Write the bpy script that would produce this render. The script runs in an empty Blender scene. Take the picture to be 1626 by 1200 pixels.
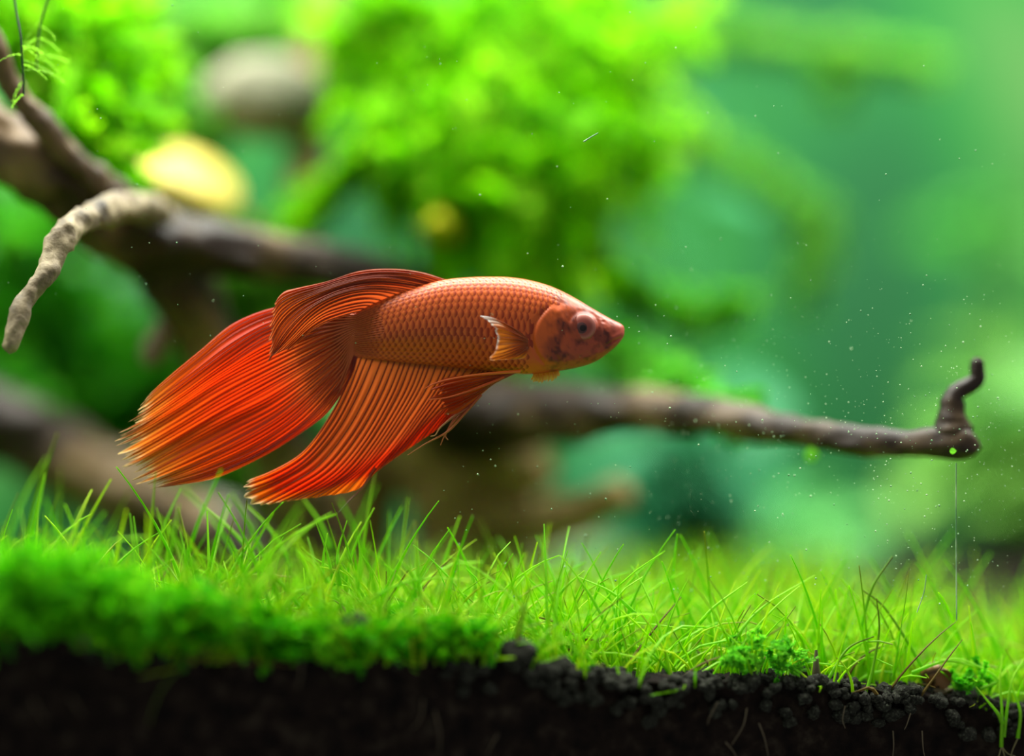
import bpy, math, random
import numpy as np
from mathutils import Vector, noise

# ------------------------------------------------------------------ camera, world, light, exposure
SC = bpy.context.scene
COL = SC.collection
D = 0.39                       # camera to the plane the fish swims in (Y = 0), metres
S = 0.036 / 0.100 * D / 1626   # metres per photo pixel in that plane

cam_d = bpy.data.cameras.new('camera')
cam = bpy.data.objects.new('camera', cam_d)
COL.objects.link(cam)
cam.location = (0, -D, 0)
cam.rotation_euler = (math.pi / 2, 0, 0)
cam_d.sensor_width = 36
cam_d.lens = 100
cam_d.clip_start = 0.01
cam_d.clip_end = 20
cam_d.dof.use_dof = True
cam_d.dof.focus_distance = D - 0.003
cam_d.dof.aperture_fstop = 3.5
SC.camera = cam

w = bpy.data.worlds.new('room')
SC.world = w
w.use_nodes = True
w.node_tree.nodes['Background'].inputs['Color'].default_value = (1.0, 1.0, 1.0, 1)
w.node_tree.nodes['Background'].inputs['Strength'].default_value = 0.35

def area(name, loc, sx, sy, power, rot=(0, 0, 0), color=(1, 1, 1)):
    d = bpy.data.lights.new(name, 'AREA')
    d.shape = 'RECTANGLE'
    d.size, d.size_y = sx, sy
    d.energy = power
    d.color = color
    o = bpy.data.objects.new(name, d)
    o.location = loc
    o.rotation_euler = rot
    COL.objects.link(o)
    return o

# the LED lamp that lies across the rim of the tank, above the picture
area('aquarium_led_lamp_offscreen', (0.0, 0.108, 0.25), 0.60, 0.24, 8.5, (0, 0, math.atan(0.26)), (1.0, 1.0, 0.93))

SC.view_settings.view_transform = 'Standard'
SC.view_settings.look = 'None'
SC.view_settings.exposure = 0.0
SC.view_settings.gamma = 1.0
SC.view_settings.use_curve_mapping = False

# ------------------------------------------------------------------ helpers
rng = np.random.default_rng(7)
random.seed(7)

def P(px, py, Y=0.0):
    k = S * (D + Y) / D
    return np.array(((px - 813) * k, Y, (600 - py) * k))

def R(r, Y=0.0):
    return r * S * (D + Y) / D

def lin(c):
    c = np.asarray(c, float) / 255.0
    return np.where(c <= 0.04045, c / 12.92, ((c + 0.055) / 1.055) ** 2.4)

def rgba(r, g, b):
    return (*lin((r, g, b)).tolist(), 1.0)

def smooth(a, b, x):
    t = np.clip((np.asarray(x, float) - a) / (b - a), 0, 1)
    return t * t * (3 - 2 * t)

def make_mesh(name, V, F, col=None, uv=None, smooth_shade=True):
    V = np.asarray(V, np.float32)
    me = bpy.data.meshes.new(name)
    F = np.asarray(F, np.int32) if not isinstance(F, list) else F
    if isinstance(F, list):
        me.from_pydata(V.tolist(), [], F)
    else:
        n, k = F.shape
        me.vertices.add(len(V))
        me.vertices.foreach_set('co', V.ravel())
        me.loops.add(n * k)
        me.loops.foreach_set('vertex_index', F.ravel())
        me.polygons.add(n)
        me.polygons.foreach_set('loop_start', np.arange(n, dtype=np.int32) * k)
        me.update(calc_edges=True)
    if col is not None:
        a = me.color_attributes.new('pigment', 'FLOAT_COLOR', 'POINT')
        c = np.ones((len(V), 4), np.float32)
        c[:, :3] = col
        a.data.foreach_set('color', c.ravel())
    if uv is not None:
        l = me.uv_layers.new(name='uv')
        idx = np.zeros(len(me.loops), np.int32)
        me.loops.foreach_get('vertex_index', idx)
        l.data.foreach_set('uv', np.asarray(uv, np.float32)[idx].ravel())
    me.polygons.foreach_set('use_smooth', np.full(len(me.polygons), smooth_shade))
    me.update()
    return me

def obj(name, me, mat=None, parent=None):
    if mat is not None and not me.materials:
        me.materials.append(mat)
    o = bpy.data.objects.new(name, me)
    COL.objects.link(o)
    if parent is not None:
        o.parent = parent
    return o

def empty(name, loc=(0, 0, 0)):
    o = bpy.data.objects.new(name, None)
    o.empty_display_size = 0.005
    o.location = loc
    COL.objects.link(o)
    return o

def tag(o, label=None, cat=None, group=None, kind=None):
    if label: o['label'] = label
    if cat: o['category'] = cat
    if group: o['group'] = group
    if kind: o['kind'] = kind
    return o

def under(parent, V):
    """vertices in the frame of a parent Empty that is only moved"""
    return np.asarray(V) - np.array(parent.location)

def grid_faces(nu, nv, wrap=False):
    """nu x nv vertices, v fastest"""
    i, j = np.meshgrid(np.arange(nu - 1), np.arange(nv if wrap else nv - 1), indexing='ij')
    j2 = (j + 1) % nv
    return np.stack([i * nv + j, (i + 1) * nv + j, (i + 1) * nv + j2, i * nv + j2], -1).reshape(-1, 4)

def catmull(pts, n):
    """n points evenly spaced by length on a Catmull-Rom curve through pts"""
    pts = np.asarray(pts, float)
    if len(pts) == 2:
        t = np.linspace(0, 1, n)[:, None]
        return pts[0] * (1 - t) + pts[1] * t
    p = np.vstack([2 * pts[0] - pts[1], pts, 2 * pts[-1] - pts[-2]])
    out = []
    m = 16
    for i in range(1, len(p) - 2):
        t = np.linspace(0, 1, m, endpoint=False)[:, None]
        a, b, c, d = p[i - 1], p[i], p[i + 1], p[i + 2]
        out.append(0.5 * (2 * b + (c - a) * t + (2 * a - 5 * b + 4 * c - d) * t ** 2 + (3 * b - a - 3 * c + d) * t ** 3))
    out.append(pts[-1:])
    q = np.vstack(out)
    L = np.concatenate([[0], np.cumsum(np.linalg.norm(np.diff(q[:, :3], axis=0), axis=1))])
    s = np.linspace(0, L[-1], n)
    return np.stack([np.interp(s, L, q[:, k]) for k in range(q.shape[1])], 1)

def across_at(rows, v):
    """like across, at given places v in 0..1"""
    rows = np.asarray(rows, float)
    k = len(rows)
    p = np.concatenate([[2 * rows[0] - rows[1]], rows, [2 * rows[-1] - rows[-2]]])
    x = np.asarray(v) * (k - 1)
    i = np.minimum(x.astype(int), k - 2)
    t = (x - i)[:, None, None]
    a, b, c, d = p[i], p[i + 1], p[i + 2], p[i + 3]
    return 0.5 * (2 * b + (c - a) * t + (2 * a - 5 * b + 4 * c - d) * t ** 2 + (3 * b - a - 3 * c + d) * t ** 3)

def vnoise(V, scale, octaves=3, off=0.0):
    return np.array([noise.fractal(Vector((v[0] * scale + off, v[1] * scale, v[2] * scale)), 1.0, 2.0, octaves) for v in V])

def tube(path, rad, nseg=8, closed_ends=True):
    """tube round a dense path (n,3) with radii (n,)"""
    path = np.asarray(path, float)
    n = len(path)
    T = np.gradient(path, axis=0)
    T /= np.linalg.norm(T, axis=1)[:, None] + 1e-12
    up = np.array((0.0, 1.0, 0.0)) if abs(T[0][1]) < 0.9 else np.array((1.0, 0, 0))
    N = np.zeros_like(path)
    v = np.cross(T[0], up); v /= np.linalg.norm(v)
    for i in range(n):
        v = v - T[i] * np.dot(v, T[i]); v /= np.linalg.norm(v) + 1e-12
        N[i] = v
    B = np.cross(T, N)
    a = np.linspace(0, 2 * math.pi, nseg, endpoint=False)
    ring = N[:, None, :] * np.cos(a)[None, :, None] + B[:, None, :] * np.sin(a)[None, :, None]
    V = path[:, None, :] + ring * np.asarray(rad)[:, None, None]
    return V.reshape(-1, 3), grid_faces(n, nseg, True), ring.reshape(-1, 3)

def many_tubes(paths, rads, nseg):
    """paths (k, n, 3), rads (k, n): one vertex block, for hair-thin strands"""
    k, n, _ = paths.shape
    T = np.gradient(paths, axis=1)
    T /= np.linalg.norm(T, axis=2)[..., None] + 1e-12
    ref = np.tile(np.array((0.31, 0.93, 0.19)), (k, n, 1))
    N = np.cross(T, ref); N /= np.linalg.norm(N, axis=2)[..., None] + 1e-9
    B = np.cross(T, N)
    a = np.linspace(0, 2 * math.pi, nseg, endpoint=False)
    V = paths[:, :, None, :] + (N[:, :, None, :] * np.cos(a)[None, None, :, None] + B[:, :, None, :] * np.sin(a)[None, None, :, None]) * rads[:, :, None, None]
    f = grid_faces(n, nseg, True)
    F = (np.arange(k) * n * nseg)[:, None, None] + f[None]
    return V.reshape(-1, 3), F.reshape(-1, 4)

# ------------------------------------------------------------------ materials
def material(name):
    m = bpy.data.materials.new(name)
    m.use_nodes = True
    nt = m.node_tree
    b = nt.nodes['Principled BSDF']
    return m, nt, b

def node(nt, kind, **kw):
    n = nt.nodes.new(kind)
    for k, v in kw.items():
        setattr(n, k, v)
    return n

def noise_color(nt, scale, stops, detail=4.0, coord='Object', stretch=None, rough=0.55):
    tc = node(nt, 'ShaderNodeTexCoord')
    src = tc.outputs[coord]
    if stretch:
        mp = node(nt, 'ShaderNodeMapping')
        mp.inputs['Scale'].default_value = stretch
        nt.links.new(src, mp.inputs['Vector'])
        src = mp.outputs['Vector']
    nz = node(nt, 'ShaderNodeTexNoise')
    nz.inputs['Scale'].default_value = scale
    nz.inputs['Detail'].default_value = detail
    nz.inputs['Roughness'].default_value = rough
    nt.links.new(src, nz.inputs['Vector'])
    cr = node(nt, 'ShaderNodeValToRGB')
    el = cr.color_ramp.elements
    while len(el) < len(stops):
        el.new(0.5)
    for e, (p, c) in zip(el, stops):
        e.position = p
        e.color = rgba(*c)
    nt.links.new(nz.outputs['Fac'], cr.inputs['Fac'])
    return cr.outputs['Color'], nz.outputs['Fac']

def bump(nt, b, height, strength, dist):
    bp = node(nt, 'ShaderNodeBump')
    bp.inputs['Strength'].default_value = strength
    bp.inputs['Distance'].default_value = dist
    nt.links.new(height, bp.inputs['Height'])
    nt.links.new(bp.outputs['Normal'], b.inputs['Normal'])

def pigment_material(name, rough, translucent=0.0, spec=0.4, tint=(1, 1, 1), coat=0.0):
    """colour from the mesh's own pigment attribute; thin leaves and fins let light through"""
    m, nt, b = material(name)
    at = node(nt, 'ShaderNodeAttribute', attribute_name='pigment')
    nt.links.new(at.outputs['Color'], b.inputs['Base Color'])
    b.inputs['Roughness'].default_value = rough
    b.inputs['Specular IOR Level'].default_value = spec
    b.inputs['Coat Weight'].default_value = coat
    if translucent > 0:
        tr = node(nt, 'ShaderNodeBsdfTranslucent')
        nt.links.new(at.outputs['Color'], tr.inputs['Color'])
        mx = node(nt, 'ShaderNodeMixShader')
        mx.inputs[0].default_value = translucent
        nt.links.new(b.outputs[0], mx.inputs[1])
        nt.links.new(tr.outputs[0], mx.inputs[2])
        nt.links.new(mx.outputs[0], nt.nodes['Material Output'].inputs['Surface'])
    return m

M_skin = pigment_material('fish_skin', 0.42, 0, 0.3)
M_scale = pigment_material('fish_scale', 0.4, 0, 0.25)
M_fin = pigment_material('fin_membrane', 0.5, 0.5, 0.25)
M_ray = pigment_material('fin_ray', 0.4, 0.2, 0.4)
M_moss = pigment_material('moss_leaf', 0.6, 0.62, 0.15)
M_blade = pigment_material('grass_blade', 0.45, 0.55, 0.35)
M_leaf = pigment_material('water_plant_leaf', 0.45, 0.35, 0.4)
M_plain = pigment_material('plain_pigment', 0.5, 0, 0.4)

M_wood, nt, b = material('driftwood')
c, h = noise_color(nt, 55, [(0.28, (20, 12, 8)), (0.47, (42, 27, 17)), (0.70, (140, 114, 80))], 6)  # random bark tones; the pale patches also imitate highlights in the colour
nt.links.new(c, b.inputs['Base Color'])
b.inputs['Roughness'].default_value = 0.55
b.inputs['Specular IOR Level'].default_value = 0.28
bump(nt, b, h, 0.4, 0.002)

M_pale_wood, nt, b = material('pale_driftwood')
c, h = noise_color(nt, 260, [(0.3, (54, 44, 30)), (0.5, (112, 96, 68)), (0.72, (152, 136, 102))], 5)
nt.links.new(c, b.inputs['Base Color'])
b.inputs['Roughness'].default_value = 0.7
bump(nt, b, h, 0.6, 0.001)

M_root, nt, b = material('weathered_root')
c, h = noise_color(nt, 70, [(0.3, (86, 66, 40)), (0.5, (140, 114, 74)), (0.7, (178, 152, 104))], 5)
nt.links.new(c, b.inputs['Base Color'])
b.inputs['Roughness'].default_value = 0.8
b.inputs['Specular IOR Level'].default_value = 0.2
bump(nt, b, h, 0.5, 0.002)

M_soil, nt, b = material('aqua_soil')
c, h = noise_color(nt, 420, [(0.35, (12, 8, 7)), (0.55, (28, 20, 16)), (0.75, (52, 45, 36))], 6)
nt.links.new(c, b.inputs['Base Color'])
b.inputs['Roughness'].default_value = 0.85
b.inputs['Specular IOR Level'].default_value = 0.08
bump(nt, b, h, 0.7, 0.001)

M_granule, nt, b = material('soil_granule')
c, h = noise_color(nt, 2.5, [(0.3, (20, 19, 16)), (0.55, (46, 46, 38)), (0.75, (88, 94, 78))], 4)
nt.links.new(c, b.inputs['Base Color'])
b.inputs['Roughness'].default_value = 0.9
b.inputs['Specular IOR Level'].default_value = 0.15
bump(nt, b, h, 0.8, 0.0006)

M_back, nt, b = material('algae_covered_back_pane')
c, h = noise_color(nt, 9.0, [(0.30, (26, 60, 42)), (0.46, (26, 86, 44)), (0.58, (38, 106, 44)), (0.74, (80, 118, 64))], 2.0, rough=0.4)
nt.links.new(c, b.inputs['Base Color'])
b.inputs['Roughness'].default_value = 0.7
b.inputs['Specular IOR Level'].default_value = 0.15

M_glass, nt, b = material('front_glass')
nt.nodes.remove(b)
tr = node(nt, 'ShaderNodeBsdfTransparent')
tr.inputs['Color'].default_value = (0.97, 0.985, 0.975, 1)
nt.links.new(tr.outputs[0], nt.nodes['Material Output'].inputs['Surface'])

M_mottled_grey, nt, b = material('mottled_grey')
c, h = noise_color(nt, 50, [(0.3, (92, 92, 74)), (0.7, (138, 134, 110))], 4)
nt.links.new(c, b.inputs['Base Color'])
b.inputs['Roughness'].default_value = 0.8
b.inputs['Specular IOR Level'].default_value = 0.2

M_stone, nt, b = material('pale_stone')
c, h = noise_color(nt, 60, [(0.3, (108, 112, 100)), (0.7, (176, 178, 162))], 4)
nt.links.new(c, b.inputs['Base Color'])
b.inputs['Roughness'].default_value = 0.8

# ------------------------------------------------------------------ the tank (turned 11 degrees to the camera)
TK = 0.26                                   # slope of the front pane against the picture plane
TA = math.atan(TK)
ca, sa = math.cos(TA), math.sin(TA)
def glass_y(x):                             # inner face of the front pane
    return -0.0178 + TK * x
def T(u, v, z):                             # tank frame: u along the front pane, v into the tank
    u, v, z = np.broadcast_arrays(np.asarray(u, float), np.asarray(v, float), np.asarray(z, float))
    return np.stack([u * ca - v * sa, -0.0178 + u * sa + v * ca, z], -1)

SOIL_EDGE = np.array([(-600, 985), (0, 1000), (140, 1012), (200, 1040), (330, 1046), (560, 1050), (800, 1052), (860, 1062), (1000, 1086), (1300, 1088), (1420, 1102), (1626, 1128), (2300, 1165)], float)
def edge_z(x):                              # height of the soil where it meets the front pane
    x = np.asarray(x, float)
    px = x / S + 813
    z = (600 - np.interp(px, SOIL_EDGE[:, 0], SOIL_EDGE[:, 1])) * S
    return z * (D + glass_y(x)) / D
def soil_z(x, y):
    v = (np.asarray(y) - glass_y(x))
    z = edge_z(x)
    flat = -0.0405
    return z + (flat - z) * smooth(0.004, 0.09, v)

def box(u0, u1, v0, v1, z0, z1):
    V = np.array([T(u, v, z) for z in (z0, z1) for (u, v) in ((u0, v0), (u1, v0), (u1, v1), (u0, v1))])
    F = np.array([(3, 2, 1, 0), (4, 5, 6, 7), (0, 1, 5, 4), (1, 2, 6, 5), (2, 3, 7, 6), (3, 0, 4, 7)])
    return V, F

# soil bed: front face against the glass, bumpy top
nu_, nv_ = 420, 120
us = np.linspace(-0.34, 0.30, nu_)
vs = np.concatenate([[0.0017] * 14, np.linspace(0.0020, 0.05, 66), np.linspace(0.052, 0.30, 40)])
V = np.zeros((nu_, nv_, 3))
for j, v in enumerate(vs):
    p = T(us, v, 0)
    zt = soil_z(p[:, 0], p[:, 1])
    if j < 14:
        f = j / 13.0
        p[:, 2] = -0.085 + (zt + 0.085) * f
    else:
        p[:, 2] = zt
    V[:, j] = p
Vf = V.reshape(-1, 3)
n1 = vnoise(Vf, 330, 2)
n2 = vnoise(Vf, 1100, 2, 5.0)
jj = np.tile(np.arange(nv_), nu_)
amp = np.where(jj >= 14, 1.0, 0.0)
Vf[:, 2] += amp * (n1 * 0.0011 + n2 * 0.0006)
Vf[:, 2] += np.where((jj > 8) & (jj < 14), n1 * 0.0008, 0)
Vf[:, 1] += np.where(jj < 14, 0.0004 + n2 * 0.0004, 0)
floor = obj('floor', make_mesh('soil_bed', Vf, grid_faces(nu_, nv_)), M_soil)
tag(floor, 'dark aquarium soil bed seen in section through the front pane', 'soil', kind='structure')

V, F = box(-0.34, 0.30, 0.300, 0.306, -0.085, 0.24)
wb = obj('wall_back', make_mesh('wall_back', V, F, smooth_shade=False), M_back)
tag(wb, 'back pane of the tank covered with green algae film', 'tank wall', kind='structure')
V, F = box(-0.346, -0.34, -0.006, 0.306, -0.085, 0.24)
wl = obj('wall_left', make_mesh('wall_left', V, F, smooth_shade=False), M_back)
tag(wl, 'side pane of the tank behind the forked driftwood', 'tank wall', kind='structure')
V, F = box(-0.34, 0.30, -0.006, 0.0, -0.085, 0.24)
wf = obj('window_1', make_mesh('front_glass', V, F, smooth_shade=False), M_glass)
tag(wf, 'clear front glass pane of the aquarium with specks and a thin scratch', 'glass pane', kind='structure')

# ------------------------------------------------------------------ the fish
fish = empty('betta_fish', P(760, 590, 0).tolist())
tag(fish, 'orange-red long-finned fighting fish swimming above the grass', 'fish')

ST = np.array([  # x, top, bottom, half width: photo pixels
    (991.5, 522, 530, 2), (990, 517.5, 535, 8), (986, 514, 541, 14), (980, 511, 548, 18), (970, 506.5, 557, 23), (955, 498, 569, 29),
    (940, 489, 577, 34), (920, 477, 583, 40), (900, 466, 587, 45), (880, 456.5, 590, 49), (860, 449.5, 593, 51), (830, 442.5, 594, 53),
    (800, 439.5, 591, 52), (760, 439.5, 587, 49), (720, 442, 583, 45), (690, 447, 580, 41), (650, 459, 576, 33), (610, 474, 572, 24),
    (590, 483, 570, 15.5), (575, 490, 568, 9), (562, 495, 567, 4.6), (550, 500, 564, 2.2), (540, 507, 558, 1.0), (530, 520, 546, 0.4)], float)
def station(x):
    xs = ST[::-1, 0]
    return [np.interp(x, xs, ST[::-1, k]) for k in (1, 2, 3)]
def smooth_station(x):
    """softened profile"""
    acc = [0, 0, 0]
    for d, wgt in ((-9, .2), (-4, .2), (0, .2), (4, .2), (9, .2)):
        k = np.clip((991.5 - x) / 25.0, 0, 1) * np.clip((x - 530) / 15.0, 0, 1)
        s = station(x + d * k)
        for i in range(3):
            acc[i] = acc[i] + s[i] * wgt
    return acc

def body_point(x, th):
    """x photo pixel, th: 0 = back, pi/2 = flank to the camera, pi = belly. Returns px, py, y-pixels"""
    top, bot, hw = smooth_station(x)
    c, hh = (top + bot) / 2, (bot - top) / 2
    ct, st_ = np.cos(th), np.sin(th)
    e = 0.88
    yy = c - hh * np.sign(ct) * np.abs(ct) ** e
    ww = -hw * np.sign(st_) * np.abs(st_) ** 0.95
    ww = ww * (1 - 0.5 * smooth(0.1, 0.95, -ct) * (1 - smooth(730, 830, x)))
    return x, yy, ww

def head_relief(px, py):
    """how far the head's features stand out from the smooth form, in photo pixels"""
    xa = 846 + ((py - 536) / 46.0) ** 2 * 24
    d = px - xa
    inside = smooth(482, 494, py) * (1 - smooth(570, 584, py))
    plate = 2.4 * smooth(0, 5, d) * (1 - smooth(14, 58, d)) * inside
    groove = -2.6 * np.exp(-((d + 2.5) / 3.0) ** 2) * inside
    xb = 876 + ((py - 540) / 40.0) ** 2 * 16                       # front plate of the gill cover
    db = px - xb
    g2 = -1.6 * np.exp(-(db / 3.2) ** 2) * smooth(505, 518, py) * (1 - smooth(568, 582, py))
    r = np.hypot(px - 925, py - 519)
    eye = 5.0 * np.exp(-(r / 23.0) ** 4) - 2.4 * np.exp(-((r - 24) / 3.5) ** 2)
    t = np.clip((px - 958) / 34.0, 0, 1)                           # the mouth slit
    my = 551 - 17.0 * t ** 0.8
    mouth = -3.2 * np.exp(-((py - my) / 2.0) ** 2) * smooth(958, 968, px)
    lip = 1.8 * np.exp(-((py - my + 6) / 4.5) ** 2) * smooth(962, 976, px) + 1.5 * np.exp(-((py - my - 6) / 4.5) ** 2) * smooth(962, 976, px)
    nostril = -2.0 * np.exp(-(((px - 957) / 3.0) ** 2 + ((py - 511) / 2.4) ** 2))
    return plate + groove + g2 + eye + mouth + lip + nostril

nx, nt_ = 300, 112
xs = np.concatenate([np.linspace(991.5, 985, 12, endpoint=False), np.linspace(985, 530, nx - 12)])
th = np.linspace(0, 2 * math.pi, nt_, endpoint=False)
X, TH = np.meshgrid(xs, th, indexing='ij')
bx, by, bw = body_point(X, TH)
rel = head_relief(bx, by)
bw = bw + np.where(np.abs(bw) > 1.0, np.sign(bw) * rel * np.clip(np.abs(bw) / 18.0, 0, 1), 0)
V = np.stack([(bx - 813) * S, bw * S, (600 - by) * S], -1).reshape(-1, 3)
rough_ = (vnoise(V, 1300, 2, 7.0) * smooth(860, 890, bx.ravel()) * (1 - smooth(960, 985, bx.ravel())) * 1.1 * S) * np.sign(V[:, 1]) * np.clip(np.abs(V[:, 1]) / (15 * S), 0, 1)
V[:, 1] += rough_
pxf, pyf = bx.ravel(), by.ravel()
nz = vnoise(V, 420, 3)
nz2 = vnoise(V, 1500, 2, 3.0)
orange, brown, pink, dark = lin((214, 96, 34)), lin((188, 78, 28)), lin((150, 62, 44)), lin((88, 32, 24))
colr = np.zeros((len(V), 3)) + (brown + orange) / 2
hd = smooth(858, 930, pxf + (pyf - 520) * 0.35 + nz * 14)
colr = colr + (pink - colr) * (hd * 0.85)[:, None]
dk = np.clip(smooth(0.02, 0.40, nz) * 0.6 + smooth(0.05, 0.45, nz2) * 0.4, 0, 1) * smooth(850, 880, pxf)
colr = colr + (dark - colr) * dk[:, None]
stem_ = 1 - smooth(545, 600, pxf)
colr = colr + (lin((180, 76, 28)) - colr) * stem_[:, None]
snout = smooth(966, 985, pxf)
colr = colr + (lin((184, 82, 64)) - colr) * (snout * 0.7)[:, None]
V = under(fish, V)
Fb = grid_faces(nx, nt_, True)
caps = [tuple(range(nt_))[::-1], tuple(range((nx - 1) * nt_, nx * nt_))]
Fl = Fb.tolist() + [list(c) for c in caps]
body = obj('body', make_mesh('fish_body', V, [list(f[::-1]) for f in Fl], colr), M_skin, fish)

# scales: small shields lying over one another like roof tiles, both flanks
SV, SF, SCo = [], [], []
def body_pt3(x, thv):
    a, bq, cq = body_point(np.asarray(x, float), np.asarray(thv, float))
    cq = cq + np.sign(cq) * head_relief(a, bq) * np.clip(np.abs(cq) / 18.0, 0, 1)
    return np.stack([(a - 813) * S, cq * S, (600 - bq) * S], -1)
aa, bb = np.meshgrid(np.linspace(0, 1, 5), np.linspace(-1, 1, 5), indexing='ij')
wprof = np.sqrt(np.clip(1 - (np.clip(aa - 0.30, 0, None) / 0.70) ** 2, 0.0, 1)) * (0.75 + 0.25 * np.clip(aa / 0.3, 0, 1))
gf = grid_faces(5, 5)
nrow = 17
for side in (1, -1):
    for r in range(nrow):
        f = 0.085 + 0.83 * r / (nrow - 1)
        thv = math.pi * f * side
        x_hi = np.interp(f, [0, 0.3, 0.45, 0.7, 1], [912, 884, 842, 838, 835])
        x = x_hi - (5.3 if r % 2 else 0)
        while x > 554:
            Lp = 15.5 * np.interp(x, [552, 590, 640, 800, 910], [0.45, 0.75, 0.95, 1.0, 0.62])
            e = 2.0
            c0 = body_pt3(x, thv)
            tv = body_pt3(x - e, thv) - body_pt3(x + e, thv); tv /= np.linalg.norm(tv)
            cv = body_pt3(x, thv + 0.03 * side) - body_pt3(x, thv - 0.03 * side)
            wid = np.linalg.norm(cv) / 0.06 * math.pi * 0.83 / (nrow - 1) * 0.62
            cv /= np.linalg.norm(cv)
            nvv = np.cross(cv, tv)
            if nvv[1] * side > 0: nvv = -nvv
            if abs(nvv[1]) < 0.05: nvv = np.array((0, 0, 1.0)) if f < .5 else np.array((0, 0, -1.0))
            flat = float(np.interp(x, [552, 600], [0.35, 1.0]))
            jit = 1 + 0.10 * (random.random() - 0.5)
            lift = (-0.55 + 2.0 * aa - 0.75 * (bb * wprof) ** 2 - 0.5 * aa ** 2) * S * jit * flat
            pts = c0 + tv * ((aa - 0.5) * Lp * S)[..., None] + cv * (bb * wprof * wid * jit)[..., None] + nvv * lift[..., None]
            SV.append(pts.reshape(-1, 3)); SF.append(gf + 25 * len(SF))
            base, tip = lin((142, 46, 20)), lin((214, 100, 42))
            k = smooth(0.42, 0.8, aa)[..., None]
            co = base + (tip - base) * k
            co = co + (lin((180, 76, 28)) - co) * (0.8 * (1 - float(smooth(556, 610, x))))
            SCo.append(co.reshape(-1, 3))
            x -= 10.6 * np.interp(x, [552, 590, 640, 800, 910], [0.45, 0.75, 0.95, 1.0, 0.62])
sc_o = obj('scales', make_mesh('fish_scales', under(fish, np.vstack(SV)), np.vstack(SF), np.vstack(SCo)), M_scale, fish)
sc_o['kind'] = 'stuff'
sc_o.parent = body

# eyes
def uv_dome(center, r, squash, n=28, m=14, full=1.0):
    """a dome facing -Y (side 1) or +Y (side -1)"""
    V, F = [], []
    for i in range(m + 1):
        a = full * math.pi / 2 * i / m
        for j in range(n):
            t = 2 * math.pi * j / n
            V.append((math.sin(a) * math.cos(t) * r, -math.cos(a) * r * squash, math.sin(a) * math.sin(t) * r))
    return np.array(V) + center, grid_faces(m + 1, n, True)
for side in (1, -1):
    hw = abs(body_point(np.array(925.0), np.array(math.pi / 2))[2]) + 1.0
    c = P(925, 519.5, 0) + np.array((0, -(hw - 2) * S, 0))
    V, F = uv_dome(c, 20.5 * S, 0.42)
    rr = np.hypot(V[:, 0] - c[0], V[:, 2] - c[2]) / S
    co = np.zeros((len(V), 3)) + lin((140, 66, 56))
    ring = np.exp(-((rr - 17) / 3.0) ** 2)
    co = co + (lin((186, 118, 104)) - co) * (ring * 0.5)[:, None]
    if side < 0: V[:, 1] *= -1
    eye = obj('eye', make_mesh('eyeball', under(fish, V), F, co), M_skin, fish)
    c2 = P(923.5, 520.5, 0) + np.array((0, -(hw + 2.4) * S, 0))
    V, F = uv_dome(c2, 12.2 * S, 0.40)
    rr = np.hypot(V[:, 0] - c2[0], V[:, 2] - c2[2]) / S
    co = lin((78, 44, 44)) + (lin((150, 100, 94)) - lin((78, 44, 44))) * smooth(8.5, 12, rr)[:, None]
    if side < 0: V[:, 1] *= -1
    obj('iris', make_mesh('iris', under(fish, V), F, co), M_skin, eye)
    c3 = P(924, 521, 0) + np.array((0, -(hw + 4.9) * S, 0))
    V, F = uv_dome(c3, 7.4 * S, 0.36)
    if side < 0: V[:, 1] *= -1
    obj('pupil', make_mesh('pupil', under(fish, V), F, np.zeros((len(V), 3)) + lin((24, 12, 12))), M_skin, eye)

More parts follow.
